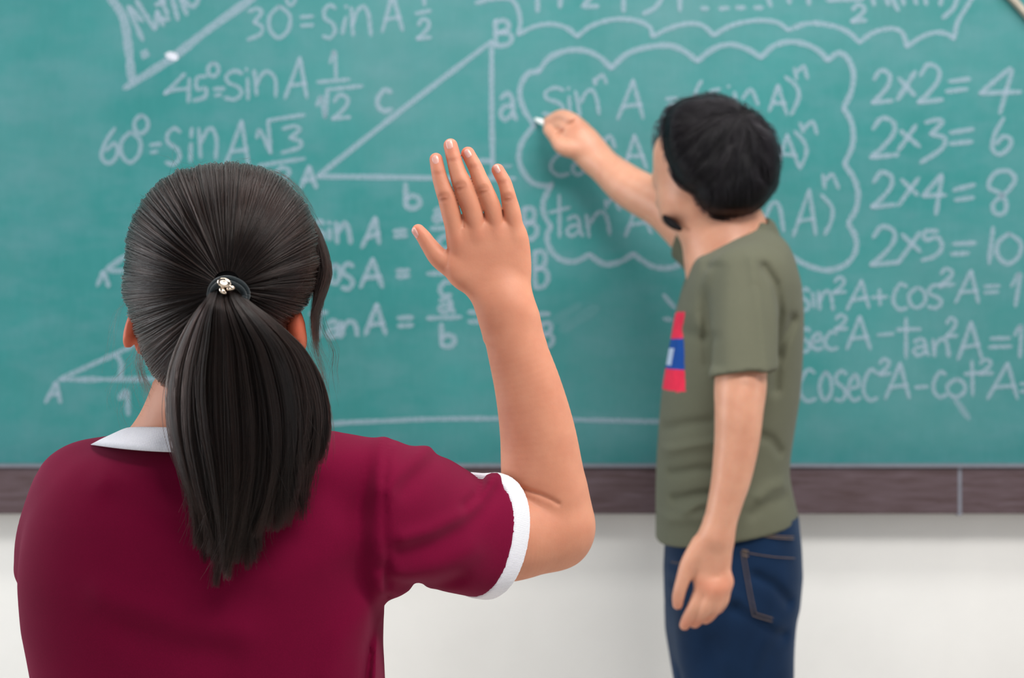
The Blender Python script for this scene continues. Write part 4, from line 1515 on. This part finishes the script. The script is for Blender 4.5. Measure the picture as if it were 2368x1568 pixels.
# thin ends below it, and loose hairs by the left ear and neck
wisps('loose_wisps', [[(735, 700, 1.32), (728, 760), (736, 800), (752, 835), (768, 870)], [(730, 720, 1.32), (722, 770), (738, 830), (752, 890), (748, 950)],
                      [(738, 690, 1.32), (745, 750), (772, 810), (768, 860), (774, 930)], [(712, 790, 1.31), (735, 850), (750, 900), (748, 990)]], 16, 4.0, 1.32, 21, 0.00007, 3.0)
wisps('loose_wisps', [[(322, 800, 1.32), (318, 840), (334, 885), (352, 915)], [(330, 810, 1.32), (326, 850), (338, 900), (342, 940)]], 26, 3.0, 1.32, 23, 0.00007, 3.0)
wisps('loose_wisps', [[(292, 690, 1.325), (268, 720), (252, 790), (248, 850)], [(318, 800, 1.32), (300, 860), (310, 930), (330, 960)],
                      [(330, 820, 1.32), (280, 870), (262, 920), (280, 960)], [(345, 860, 1.31), (310, 880), (290, 940), (320, 985)]], 7, 7.0, 1.32, 25, 0.00005, 3.5)
wisps('loose_wisps', [[(600, 392, 1.325), (650, 402), (690, 440), (728, 505)], [(620, 398, 1.325), (676, 430), (716, 480), (742, 540)]], 22, 3.5, 1.325, 27, 0.00006, 1.5)
wisps('loose_wisps', [[(420, 396, 1.325), (400, 370), (385, 350)], [(480, 388, 1.325), (440, 372), (430, 352)], [(520, 386, 1.325), (556, 372), (590, 384)]], 4, 5, 1.325, 29, 0.00005, 3)

# tie: two turns of black elastic with a metal charm
def ring(cx, cy, rx, ry, d, r, tilt):
    pts = []
    for i in range(49):
        w = 2 * math.pi * i / 48
        x = cx + rx * math.cos(w)
        y = cy - ry * math.sin(w) - tilt * math.cos(w)
        q = W(x, y, 1.212)
        q[1] = d + 0.006 * (1 - math.sin(w)) * -0.5 + 0.012 * abs(math.cos(w)) ** 2
        pts.append(q)
    return pts
V, Fc = tube_mesh([ring(524, 681, 43, 36, 1.2115, 0, 0)], 0.0030, 12)
tie = mesh_obj('hair_tie', V, Fc, M_BAND, label='black elastic hair tie')
V2, F2 = tube_mesh([ring(524, 686, 38, 31, 1.2075, 0, 0)], 0.0027, 12)
tie.data.materials.append(M_BAND)
b_ = len(V)
V = list(V) + list(V2)
Fc = list(Fc) + [tuple(i + b_ for i in f_) for f_ in F2]
tie.data.clear_geometry()
tie.data.from_pydata([tuple(map(float, q)) for q in V], [], Fc)
tie.data.polygons.foreach_set('use_smooth', np.ones(len(tie.data.polygons), bool))
parent_keep(tie, cap)

f = Field(axis((W(490, 0, 1.2)[0], W(560, 0, 1.2)[0], 0.0004)), axis((1.188, 1.216, 0.0004)), axis((W(0, 700, 1.2)[2], W(0, 630, 1.2)[2], 0.0004)))
f.ell(W(518.5, 654, 1.203), (0.0060, 0.0026, 0.0042), 0, rot=roty(-0.25))
f.ell(W(518.2, 653.5, 1.2002), (0.0042, 0.0007, 0.0022), 0.0004, rot=roty(-0.25), op='sub')
f.ell(W(515.5, 673.5, 1.2025), (0.0038, 0.0030, 0.0024), 0.0006, rot=roty(-0.75))
f.ell(W(533.5, 667, 1.2025), (0.0036, 0.0030, 0.0024), 0.0006, rot=roty(0.30))
f.chain([P4(517, 660, 1.204, 3.2), P4(516.5, 668, 1.2035, 3.2)], 0.0006, margin=0.006)
f.chain([P4(524, 658, 1.204, 3.2), P4(529, 664, 1.2035, 3.2)], 0.0006, margin=0.006)
V, Q = f.mesh()
ch = mesh_obj('charm', V, Q, M_METAL, label='small shiny metal charm')
parent_keep(ch, cap)

# ====================================================================== the teacher at the board
TD = 2.44
tx = W(1690, 0, TD)[0]
man = empty('person', (tx, TD, 0), label='man in an olive t-shirt and blue jeans, writing on the chalkboard', category='person')

ft = Field(axis((0.03, 0.12, 0.0022), (0.12, 0.33, 0.0032), (0.33, 0.52, 0.0035)), axis((2.10, 2.34, 0.0026), (2.34, 2.70, 0.004), (2.70, 2.845, 0.0022)),
           axis((-0.01, 0.74, 0.008), (0.74, 1.0, 0.0026), (1.0, 1.5, 0.0042), (1.5, 1.80, 0.0028)))
# head turned away to the left
fa = math.radians(48)             # his face points left and away from us
fdir = np.array([-math.cos(fa), math.sin(fa), 0])
rt = ((math.cos(fa), -math.sin(fa), 0), (math.sin(fa), math.cos(fa), 0), (0, 0, 1))
ft.ell(W(1652, 362, TD), (0.090, 0.074, 0.084), 0, rot=rt)
ft.ell(W(1606, 420, TD + 0.012), (0.064, 0.060, 0.072), 0.05, rot=rt)
ft.ell(W(1592, 470, TD + 0.008), (0.046, 0.048, 0.040), 0.03, rot=rt)
ft.ell(W(1563, 355, TD + 0.005), (0.034, 0.050, 0.040), 0.03)
cheek = W(1600, 415, TD)
ft.ell(cheek + fdir * 0.076 + np.array([0, 0, 0.006]), (0.014, 0.010, 0.020), 0.02, rot=rt)           # nose
ft.ell(cheek + fdir * 0.060 + np.array([0, 0, -0.038]), (0.012, 0.022, 0.008), 0.015, rot=rt)        # mouth
ft.ell(W(1565, 502, TD + 0.01), (0.024, 0.026, 0.017), 0.02)                                          # chin
for s in (-1, 1):
    pr = np.array([math.sin(fa), math.cos(fa), 0]) * s
    ft.ell(cheek + fdir * 0.066 + pr * 0.030 + np.array([0, 0, 0.036]), (0.012, 0.014, 0.009), 0.012, rot=rt, op='sub')
    ft.ell(W(1695, 380, TD) + pr * 0.070, (0.016, 0.008, 0.030), 0.008, rot=rt)                       # ears, under the hair
# neck, chest
ft.chain([P4(1650, 440, TD, 74), P4(1668, 530, TD, 80), P4(1690, 600, TD, 92)], 0.035, 0.02)
ft.chain([P4(1610, 500, TD, 34), P4(1632, 560, TD, 48), P4(1650, 640, TD, 60)], 0.03, 0.02)
ft.chain([P4(1725, 520, TD, 40), P4(1745, 590, TD, 60)], 0.04)
TT = [(545, 1690, 1794, TD, 0.085), (570, 1652, 1812, TD, 0.140), (600, 1610, 1823, TD, 0.178), (625, 1596, 1829, TD, 0.192), (660, 1584, 1839, TD, 0.196), (720, 1567, 1846, TD, 0.190), (780, 1556, 1847, TD, 0.182),
      (850, 1543, 1845, TD, 0.174), (920, 1532, 1840, TD, 0.168), (990, 1526, 1829, TD, 0.162), (1050, 1522, 1820, TD, 0.158), (1090, 1520, 1817, TD, 0.158), (1130, 1519, 1824, TD, 0.162), (1185, 1519, 1837, TD, 0.168), (1260, 1519, 1842, TD, 0.172)]
body_t = [(y, a + 26, b - 26, c, r - 0.020) for y, a, b, c, r in TT[:-1]]
fn, lo, hi = loft_fn(zrows(body_t, TD), 'z', 2.3)
ft.add(fn, lo, hi, 0.01)
# legs
for s in (-1, 1):
    ft.chain([P4(1695, 1240, TD + s * 0.07, 90), P4(1690, 1400, TD + s * 0.09, 90), (tx, TD + s * 0.095, 0.50, 0.056), (tx + 0.01, TD + s * 0.10, 0.36, 0.055), (tx + 0.015, TD + s * 0.10, 0.09, 0.038), (tx + 0.01, TD + s * 0.10, 0.05, 0.038)], 0.03, 0.02)
    ft.chain([(tx + 0.02, TD + s * 0.10, 0.045, 0.038), (tx - 0.14, TD + s * 0.11, 0.032, 0.032)], 0.02)
# near arm, hanging
ND = 2.195
ft.chain([P4(1722, 660, 2.30, 46), P4(1719, 780, 2.240, 50), P4(1713, 880, 2.205, 60), P4(1709, 950, ND, 56), P4(1704, 1020, ND, 52), P4(1692, 1100, ND, 46), P4(1680, 1150, ND, 41), P4(1667, 1200, ND, 38), P4(1655, 1238, ND, 37)], 0.02, 0.02)
PT = [(1205, 1640, 1685, ND, 0.010), (1230, 1622, 1694, ND, 0.018), (1255, 1606, 1696, ND, 0.020), (1285, 1598, 1693, ND, 0.019), (1315, 1596, 1690, ND, 0.0175), (1345, 1603, 1687, ND, 0.016), (1368, 1608, 1684, ND, 0.014), (1385, 1616, 1678, ND, 0.010)]
fn, lo, hi = loft_fn(zrows(PT, ND), 'z', 2.4, 0.03)
ft.add(fn, lo, hi, 0.012)
nf = [[(1626, 1352, ND - 0.003, 16.5), (1606, 1402, ND - 0.005, 15.5), (1590, 1432, ND + 0.003, 14), (1583, 1446, ND + 0.009, 12)],
      [(1648, 1364, ND - 0.009, 16.5), (1630, 1408, ND - 0.009, 15.5), (1614, 1432, ND + 0.004, 14), (1606, 1441, ND + 0.013, 12.5)],
      [(1667, 1360, ND - 0.007, 15.5), (1655, 1402, ND - 0.007, 14.5), (1641, 1424, ND + 0.007, 13), (1631, 1432, ND + 0.015, 12)],
      [(1680, 1346, ND - 0.001, 13.5), (1674, 1386, ND - 0.003, 12.5), (1663, 1406, ND + 0.007, 11.5), (1655, 1412, ND + 0.013, 10.5)]]
for q in nf:
    ft.chain([P4(*p) for p in q], 0.0025, 0.004, margin=0.02)
for q in nf:
    ft.ell(W(q[0][0], q[0][1] - 2, q[0][2] - 0.0060), (0.0085, 0.0045, 0.010), 0.012)
ft.chain([P4(1622, 1262, ND, 26), P4(1594, 1302, ND - 0.004, 20), P4(1578, 1345, ND - 0.006, 16), P4(1569, 1378, ND - 0.004, 14.5), P4(1567, 1398, ND, 12)], 0.006, 0.004)
# far arm, up to the board
ft.chain([P4(1690, 620, 2.58, 66), P4(1620, 560, 2.63, 58), P4(1560, 500, 2.665, 54), P4(1528, 474, 2.685, 52), P4(1455, 432, 2.725, 48), P4(1408, 394, 2.755, 40), P4(1378, 366, 2.772, 37)], 0.015, 0.015)
ft.chain([P4(1378, 366, 2.772, 36), P4(1350, 335, 2.775, 42), P4(1325, 308, 2.778, 37)], 0.012, 0.008, 1.25)
ft.chain([P4(1338, 300, 2.772, 24), P4(1322, 278, 2.765, 17), P4(1296, 268, 2.780, 14), P4(1268, 281, 2.800, 12)], 0.006, 0.003, margin=0.02)   # index finger
ft.chain([P4(1330, 312, 2.775, 22), P4(1306, 292, 2.772, 15), P4(1286, 290, 2.792, 13), P4(1268, 294, 2.806, 12)], 0.003, 0.003, margin=0.02)   # middle finger
ft.chain([P4(1322, 330, 2.785, 20), P4(1298, 318, 2.795, 14), P4(1292, 328, 2.812, 13), P4(1304, 338, 2.815, 12)], 0.003, 0.003, margin=0.02)
ft.chain([P4(1328, 345, 2.790, 18), P4(1306, 338, 2.800, 13), P4(1304, 348, 2.814, 12), P4(1316, 354, 2.815, 11)], 0.003, 0.003, margin=0.02)
ft.chain([P4(1344, 346, 2.768, 26), P4(1302, 340, 2.762, 18), P4(1284, 318, 2.776, 15), P4(1268, 301, 2.794, 12)], 0.004, 0.004, margin=0.02)   # thumb
ft.ell(W(1333, 298, 2.765), (0.011, 0.008, 0.011), 0.012)
ft.ell(W(1294, 306, 2.755), (0.012, 0.016, 0.0045), 0.004, rot=roty(0.62), op='sub')      # gap between thumb and first finger
ft.ell(W(1318, 285, 2.748), (0.014, 0.010, 0.0022), 0.004, rot=roty(0.45), op='sub')
V, Q = ft.mesh()
V = relax(V, Q, 2)
tb = mesh_obj('body', V, Q, M_SKIN_T)
parent_keep(tb, man)
tint = np.ones((len(V), 3))
for q in nf:
    stain(W(q[0][0], q[0][1], ND - 0.014), 0.016, (1.02, 0.86, 0.82), 0.7)
    stain(W(q[-1][0], q[-1][1], ND), 0.014, (1.02, 0.80, 0.78), 0.7)
stain(W(1567, 1395, ND), 0.013, (1.06, 0.84, 0.84), 0.8)
stain(W(1330, 296, 2.76), 0.016, (1.02, 0.82, 0.76), 0.8)
# shaved beard line under the chin
stain(W(1552, 512, TD + 0.0), np.array([0.020, 0.08, 0.011]), (0.16, 0.13, 0.12), 1.0)
set_tint(tb, np.clip(tint, 0, 1.3))

# chin beard
fB = Field(axis((0.24, 0.31, 0.002)), axis((2.38, 2.52, 0.002)), axis((1.49, 1.56, 0.002)))
fB.chain([P4(1537, 496, TD + 0.0, 6), P4(1543, 507, TD - 0.014, 9), P4(1556, 519, TD - 0.028, 9.5), P4(1572, 529, TD - 0.036, 6)], 0)
V, Q = fB.mesh()
o = mesh_obj('beard', V, Q, M_HAIRCAP, label='short black chin beard')
parent_keep(o, man)

# ---- t-shirt
fs = Field(axis((0.20, 0.52, 0.0030)), axis((2.09, 2.32, 0.0026), (2.32, 2.74, 0.004)), axis((0.95, 1.54, 0.0032)))
fn, lo, hi = loft_fn(zrows(TT, TD), 'z', 2.3)
fs.add(fn, lo, hi, 0)
# raised back of the collar
fs.chain([P4(1745, 540, TD - 0.05, 34), P4(1766, 532, TD, 30), P4(1745, 540, TD + 0.05, 34)], 0.02, 0.01)
# near sleeve
def pl(p, n):
    p = np.asarray(p)
    n = np.asarray(n, float) / np.linalg.norm(n)
    return lambda X, Y, Z: (X - p[0]) * n[0] + (Y - p[1]) * n[1] + (Z - p[2]) * n[2]
nsl = chain_fn([P4(1722, 655, 2.290, 84), P4(1722, 740, 2.252, 83), P4(1720, 820, 2.222, 80), P4(1718, 960, 2.180, 80)], 0.02)
pln = pl(W(1720, 866, 2.21), (0.10, -0.12, -1.0))
fs.add(lambda X, Y, Z: smax(nsl(X, Y, Z), pln(X, Y, Z), 0.003), (0.2, 2.09, 1.15), (0.52, 2.5, 1.5), 0.02)
slh = chain_fn([P4(1722, 780, 2.238, 58), P4(1719, 880, 2.207, 62), P4(1716, 980, 2.177, 63)])
fs.add(lambda X, Y, Z: smax(slh(X, Y, Z), smax(Y - 2.238, Z - W(0, 848, 2.2)[2] + 0 * X, 0.004), 0.004), (0.2, 2.1, 1.22), (0.52, 2.5, 1.32), 0.003, 'sub')
# far sleeve
fsl = chain_fn([P4(1690, 640, 2.58, 84), P4(1628, 575, 2.625, 66), P4(1560, 515, 2.66, 64)], 0.02)
plf = pl(W(1578, 545, 2.64), (-0.80, 0.35, 0.45))
fs.add(lambda X, Y, Z: smax(fsl(X, Y, Z), plf(X, Y, Z), 0.003), (0.2, 2.5, 1.3), (0.5, 2.74, 1.54), 0.015)
# hem
fs.add(pl(W(1530, 1249, TD), (0.19, 0.0, -1.0)), (0.15, 2.1, 0.9), (0.6, 2.75, 1.1), 0.004, 'int')
# neck opening
n1 = np.array([-0.50, 0, 0.86])
na = W(1684, 556, TD)
ring_c = na
e1 = np.array([0.86, 0, 0.50])


def neckhole(X, Y, Z):
    u_ = (X - ring_c[0]) * e1[0] + (Z - ring_c[2]) * e1[2]
    w_ = (X - ring_c[0]) * n1[0] + (Z - ring_c[2]) * n1[2]
    v_ = Y - TD
    f_ = (np.sqrt((u_ / 0.072) ** 2 + (v_ / 0.086) ** 2) - 1) * 0.072
    return smax(f_, -(w_ + 0.03), 0.01)
fs.add(neckhole, (0.2, 2.3, 1.35), (0.52, 2.6, 1.54), 0.006, 'sub')
# hollow of the hem
# creases
for pix, a, w_ in (([(1640, 560), (1622, 640), (1612, 720), (1625, 770)], 0.004, 0.010), ([(1660, 620), (1648, 690), (1640, 760), (1642, 840)], -0.0042, 0.010),
                   ([(1730, 600), (1735, 680), (1738, 760), (1742, 850)], 0.004, 0.010), ([(1760, 620), (1785, 660), (1800, 730), (1800, 820)], -0.006, 0.009),
                   ([(1840, 740), (1815, 790), (1800, 850), (1798, 900)], -0.006, 0.010), ([(1580, 740), (1600, 765), (1635, 780)], -0.004, 0.009),
                   ([(1560, 1000), (1600, 985), (1650, 975)], -0.004, 0.009), ([(1560, 1050), (1600, 1035), (1660, 1022)], 0.004, 0.008), ([(1570, 1105), (1620, 1090), (1670, 1085)], -0.0045, 0.008),
                   ([(1575, 1165), (1620, 1150), (1670, 1140)], -0.005, 0.008), ([(1560, 1215), (1600, 1205), (1650, 1200)], 0.003, 0.009), ([(1590, 1190), (1620, 1168), (1670, 1155)], 0.004, 0.007),
                   ([(1765, 1010), (1790, 1020), (1815, 1050)], -0.004, 0.009), ([(1760, 1150), (1790, 1130), (1820, 1125)], 0.004, 0.010), ([(1740, 1190), (1780, 1170), (1830, 1160)], -0.003, 0.010),
                   ([(1610, 610), (1650, 576), (1696, 545), (1745, 522)], 0.002, 0.007)):
    fold(fs, pix, 2.27, a * 1.25, w_, 1, 2.42)
V, Q = fs.mesh()
V = relax(V, Q, 3)
ts = mesh_obj('shirt', V, Q, [M_OLIVE, M_PRINT_RED, M_PRINT_BLUE, M_PRINT_PALE], label='olive t-shirt with a red and blue chest print')
parent_keep(ts, man)
# the print on the chest, dyed into the cloth
Cc = V[Q].mean(1)
mi = np.zeros(len(Q), np.int32)
pxx = Cc[:, 0] / Cc[:, 1] * FPX + 1184
pyy = 784 - (Cc[:, 2] - CAM_Z) / Cc[:, 1] * FPX
zT = lambda y: W(0, y, TD)[2]
Z_ = Cc[:, 2]
# measured round the front of the chest
xfront = np.interp(-Z_, [-zT(720), -zT(780), -zT(850), -zT(905)], [W(1566, 0, TD)[0], W(1556, 0, TD)[0], W(1543, 0, TD)[0], W(1534, 0, TD)[0]])
dx = Cc[:, 0] - xfront
wid = np.interp(-Z_, [-zT(720), -zT(785), -zT(850), -zT(905)], [0.004, 0.009, 0.017, 0.024])
on = (dx < wid)
mi[on & (Z_ < zT(722)) & (Z_ > zT(782))] = 1
mi[on & (Z_ <= zT(782)) & (Z_ > zT(852))] = 2
mi[on & (Z_ <= zT(852)) & (Z_ > zT(902))] = 1
mi[(dx < 0.0015) & (Z_ <= zT(806)) & (Z_ > zT(846))] = 3
ts.data.polygons.foreach_set('material_index', mi)

# ---- jeans
fj = Field(axis((0.21, 0.53, 0.004)), axis((2.20, 2.70, 0.004)), axis((-0.005, 0.60, 0.008), (0.60, 1.03, 0.0035)))
JT = [(1180, 1545, 1836, TD, 0.155), (1255, 1541, 1843, TD, 0.162), (1320, 1538, 1845, TD, 0.168), (1390, 1540, 1838, TD, 0.172), (1430, 1544, 1821, TD, 0.172), (1480, 1552, 1809, TD, 0.170), (1530, 1563, 1802, TD, 0.160), (1580, 1590, 1780, TD, 0.130)]
fn, lo, hi = loft_fn(zrows(JT, TD), 'z', 2.5)
fj.add(fn, lo, hi, 0)
for s in (-1, 1):
    LT = [(1300, 1575, 1800, TD + s * 0.080, 0.060), (1420, 1552, 1814, TD + s * 0.086, 0.084), (1480, 1551, 1811, TD + s * 0.087, 0.087), (1568, 1566, 1809, TD + s * 0.09, 0.085), (1700, 1588, 1802, TD + s * 0.093, 0.080), (1900, 1610, 1790, TD + s * 0.096, 0.070), (2100, 1624, 1786, TD + s * 0.10, 0.066), (2400, 1640, 1786, TD + s * 0.10, 0.062), (2494, 1640, 1788, TD + s * 0.10, 0.062)]
    fn, lo, hi = loft_fn(zrows(LT, TD), 'z', 2.2)
    fj.add(fn, lo, hi, 0.012)
for pix, a, w_ in (([(1745, 1330), (1790, 1355), (1825, 1395)], -0.006, 0.010), ([(1700, 1400), (1760, 1440), (1812, 1470)], -0.006, 0.010), ([(1690, 1370), (1740, 1420), (1790, 1450)], 0.004, 0.012),
                   ([(1548, 1330), (1570, 1328), (1600, 1330)], -0.004, 0.007), ([(1545, 1375), (1570, 1372), (1600, 1372)], -0.004, 0.007), ([(1550, 1420), (1575, 1415), (1600, 1412)], -0.004, 0.007),
                   ([(1640, 1480), (1650, 1520), (1655, 1580)], -0.003, 0.012), ([(1760, 1480), (1740, 1520), (1730, 1580)], 0.003, 0.014)):
    fold(fj, pix, 2.29, a, w_, 1, 2.40)
V, Q = fj.mesh()
V = relax(V, Q, 2)
jeans = mesh_obj('jeans', V, Q, M_DENIM, label='dark blue denim jeans')
parent_keep(jeans, man)
jV = V


def on_jeans(px, py):
    """the jeans' near face behind a point"""
    d0 = 2.29
    for _ in range(4):
        p = W(px, py, d0)
        m = (np.abs(jV[:, 0] - p[0]) < 0.006) & (np.abs(jV[:, 2] - p[2]) < 0.006) & (jV[:, 1] < TD + 0.03)
        if not m.any():
            break
        d0 = jV[m, 1].min()
    return W(px, py, d0 - 0.0006)


def seam(pix, n=None):
    C_ = catmull(pix, 8) if len(pix) > 2 else catmull(pix, 16)
    return [on_jeans(*q) for q in C_]


pk = [seam([(1714, 1276), (1722, 1325), (1731, 1375), (1741, 1424)]), seam([(1722, 1278), (1730, 1325), (1739, 1375), (1748, 1418)]), seam([(1741, 1424), (1762, 1431), (1786, 1438)]), seam([(1748, 1418), (1768, 1424), (1788, 1430)]),
      seam([(1714, 1276), (1760, 1284), (1800, 1289), (1838, 1291)])]
V, Fc = tube_mesh(pk, 0.0007, 6)
o = mesh_obj('pocket_stitching', V, Fc, M_STITCH, label='tan stitching of the back pocket')
parent_keep(o, jeans)
V, Fc = tube_mesh([seam([(1746, 1233), (1790, 1239), (1836, 1241)]), seam([(1746, 1237), (1790, 1244), (1836, 1247)])], 0.0009, 6)
o = mesh_obj('waistband_stitching', V, Fc, M_STITCH)
parent_keep(o, jeans)
V, Fc = tube_mesh([seam([(1552, 1300), (1570, 1302), (1590, 1296)])], 0.0009, 6)
o = mesh_obj('front_pocket_stitching', V, Fc, M_STITCH)
parent_keep(o, jeans)
# bar tack at the pocket corner
q = [on_jeans(1716, 1272), on_jeans(1730, 1275)]
V, Fc = tube_mesh([q, [on_jeans(1718, 1284), on_jeans(1731, 1287)]], 0.0016, 6)
o = mesh_obj('pocket_rivet', V, Fc, M_STITCH)
parent_keep(o, jeans)
for s in (-1, 1):
    f = Field(axis((tx - 0.24, tx + 0.10, 0.005)), axis((TD + s * 0.10 - 0.08, TD + s * 0.10 + 0.08, 0.005)), axis((-0.01, 0.12, 0.005)))
    f.chain([(tx + 0.02, TD + s * 0.10, 0.048, 0.048), (tx - 0.08, TD + s * 0.105, 0.040, 0.048), (tx - 0.16, TD + s * 0.11, 0.034, 0.042)], 0, 0.01)
    f.add(lambda X, Y, Z: -Z + 0 * X + 0 * Y, (-9, 0, -9), (9, 9, 9), 0.003, 'int')
    V, Q = f.mesh()
    o = mesh_obj('shoe', V, Q, M_SHOE)
    parent_keep(o, man)

# ---- hair
HCt = (1672, 352)
OT = [(1540, 262), (1552, 246), (1572, 230), (1600, 221), (1650, 216), (1700, 224), (1740, 244), (1775, 276), (1796, 312), (1806, 350), (1808, 388), (1800, 422), (1786, 452), (1766, 476), (1745, 491), (1705, 498), (1660, 498),
      (1632, 486), (1616, 466), (1608, 444), (1596, 438), (1582, 430), (1562, 404), (1547, 372), (1537, 340), (1535, 305), (1536, 280)]
ang = np.array([math.atan2(-(y - HCt[1]), x - HCt[0]) for x, y in OT])
rad = np.array([math.hypot(x - HCt[0], y - HCt[1]) for x, y in OT])
od = np.argsort(ang)
ta2, tr2 = smooth_table(np.concatenate([ang[od] - 2 * math.pi, ang[od], ang[od] + 2 * math.pi]), np.tile(rad[od], 3), 2400, 0.0025)
hD = 0.104
hT = 2.362                        # the outline seen is that of the near side
hcx, hcz = W(HCt[0], 0, hT)[0], W(0, HCt[1], hT)[2]
fh = Field(axis((0.24, 0.49, 0.0026)), axis((2.30, 2.59, 0.0026)), axis((1.50, 1.78, 0.0026)))


def hair_sdf(X, Y, Z, grow=0.0):
    dx_, dz_ = X - hcx, Z - hcz
    R_ = np.interp(np.arctan2(dz_, dx_), ta2, tr2) * hT / FPX + grow
    r_ = np.sqrt(dx_ ** 2 + dz_ ** 2)
    return (((r_ / R_) ** 5 + np.abs((Y - TD) / (hD + grow)) ** 5) ** (1 / 5) - 1) * 0.09


fh.add(lambda X, Y, Z: hair_sdf(X, Y, Z, -0.003), (0.2, 2.2, 1.4), (0.6, 2.7, 1.9), 0)
V, Q = fh.mesh()
th_o = mesh_obj('hair', V, Q, M_HAIRCAP, label='thick short black hair')
parent_keep(th_o, man)
# short layered strands falling away from the crown
N = 9000
K = 10
crown = (1712, 268)
rg = np.random.default_rng(3)
a = rg.uniform(-math.pi, math.pi, N)
rr_ = np.sqrt(rg.random(N)) * 0.97
R_ = np.interp(a, ta2, tr2)
sx = HCt[0] + rr_ * R_ * np.cos(a)
sy = HCt[1] - rr_ * R_ * np.sin(a)
dxy = np.stack([sx - crown[0], sy - crown[1]], 1)
L = np.linalg.norm(dxy, axis=1)[:, None] + 8
dxy = dxy / L + np.array([0, 0.35])[None]
aa_ = np.arctan2(sy - crown[1], sx - crown[0])
cell = (np.floor(aa_ / 0.16) * 7 + np.floor(np.hypot(sx - crown[0], sy - crown[1]) / 45 + np.sin(aa_ * 9) * 0.4) * 131).astype(int)
jit = np.random.default_rng(9).normal(0, 0.42, 100000)
ca = jit[np.abs(cell) % 100000] * 0.55 + 0.35 * np.sin(sx / 37.0 + sy / 29.0) + rg.normal(0, 0.08, N)
dxy = np.stack([dxy[:, 0] * np.cos(ca) - dxy[:, 1] * np.sin(ca), dxy[:, 0] * np.sin(ca) + dxy[:, 1] * np.cos(ca)], 1)
dxy /= np.linalg.norm(dxy, axis=1)[:, None] + 1e-9
ln = rg.uniform(45, 95, N)
u = np.linspace(0, 1, K)[None, :]
px_ = sx[:, None] + dxy[:, :1] * ln[:, None] * u
py_ = sy[:, None] + dxy[:, 1:] * ln[:, None] * u + 10 * u ** 2
X = (px_ - 1184) / FPX * hT
Z = CAM_Z - (py_ - 784) / FPX * hT
dx_, dz_ = X - hcx, Z - hcz
rloc = np.sqrt(dx_ ** 2 + dz_ ** 2)
Rl = np.interp(np.arctan2(dz_, dx_), ta2, tr2) * hT / FPX
tuft = 1.005 + 0.055 * np.clip(jit[(np.abs(cell) + 11) % 100000] * 2, 0, 1)[:, None] * (rg.random(N) < 0.6)[:, None]
over = np.maximum(rloc / (Rl * tuft), 1)
X = hcx + dx_ / over
Z = hcz + dz_ / over
q = np.clip(rloc / Rl, 0, 0.985)
side = np.where(rg.random(N) < 0.72, -1, 1)[:, None]
lift = (np.abs(jit[(np.abs(cell) + 5) % 100000]) * 0.006 + rg.uniform(-0.001, 0.003, N))[:, None]
Yh = TD + side * ((hD - 0.002 + lift * np.sin(np.pi * u * 0.8)) * (1 - q ** 5) ** (1 / 5) - 0.008 * np.clip(rloc / Rl - 0.9, 0, 1))
S = np.stack([X, Yh, Z], -1)
hs = hair_obj('hair_strands', S, M_HAIR_T, None, 0.00030, 0.00012, lock=np.clip(0.4 + jit[(np.abs(cell) + 3) % 100000] * 1.2, 0, 1))
parent_keep(hs, th_o)
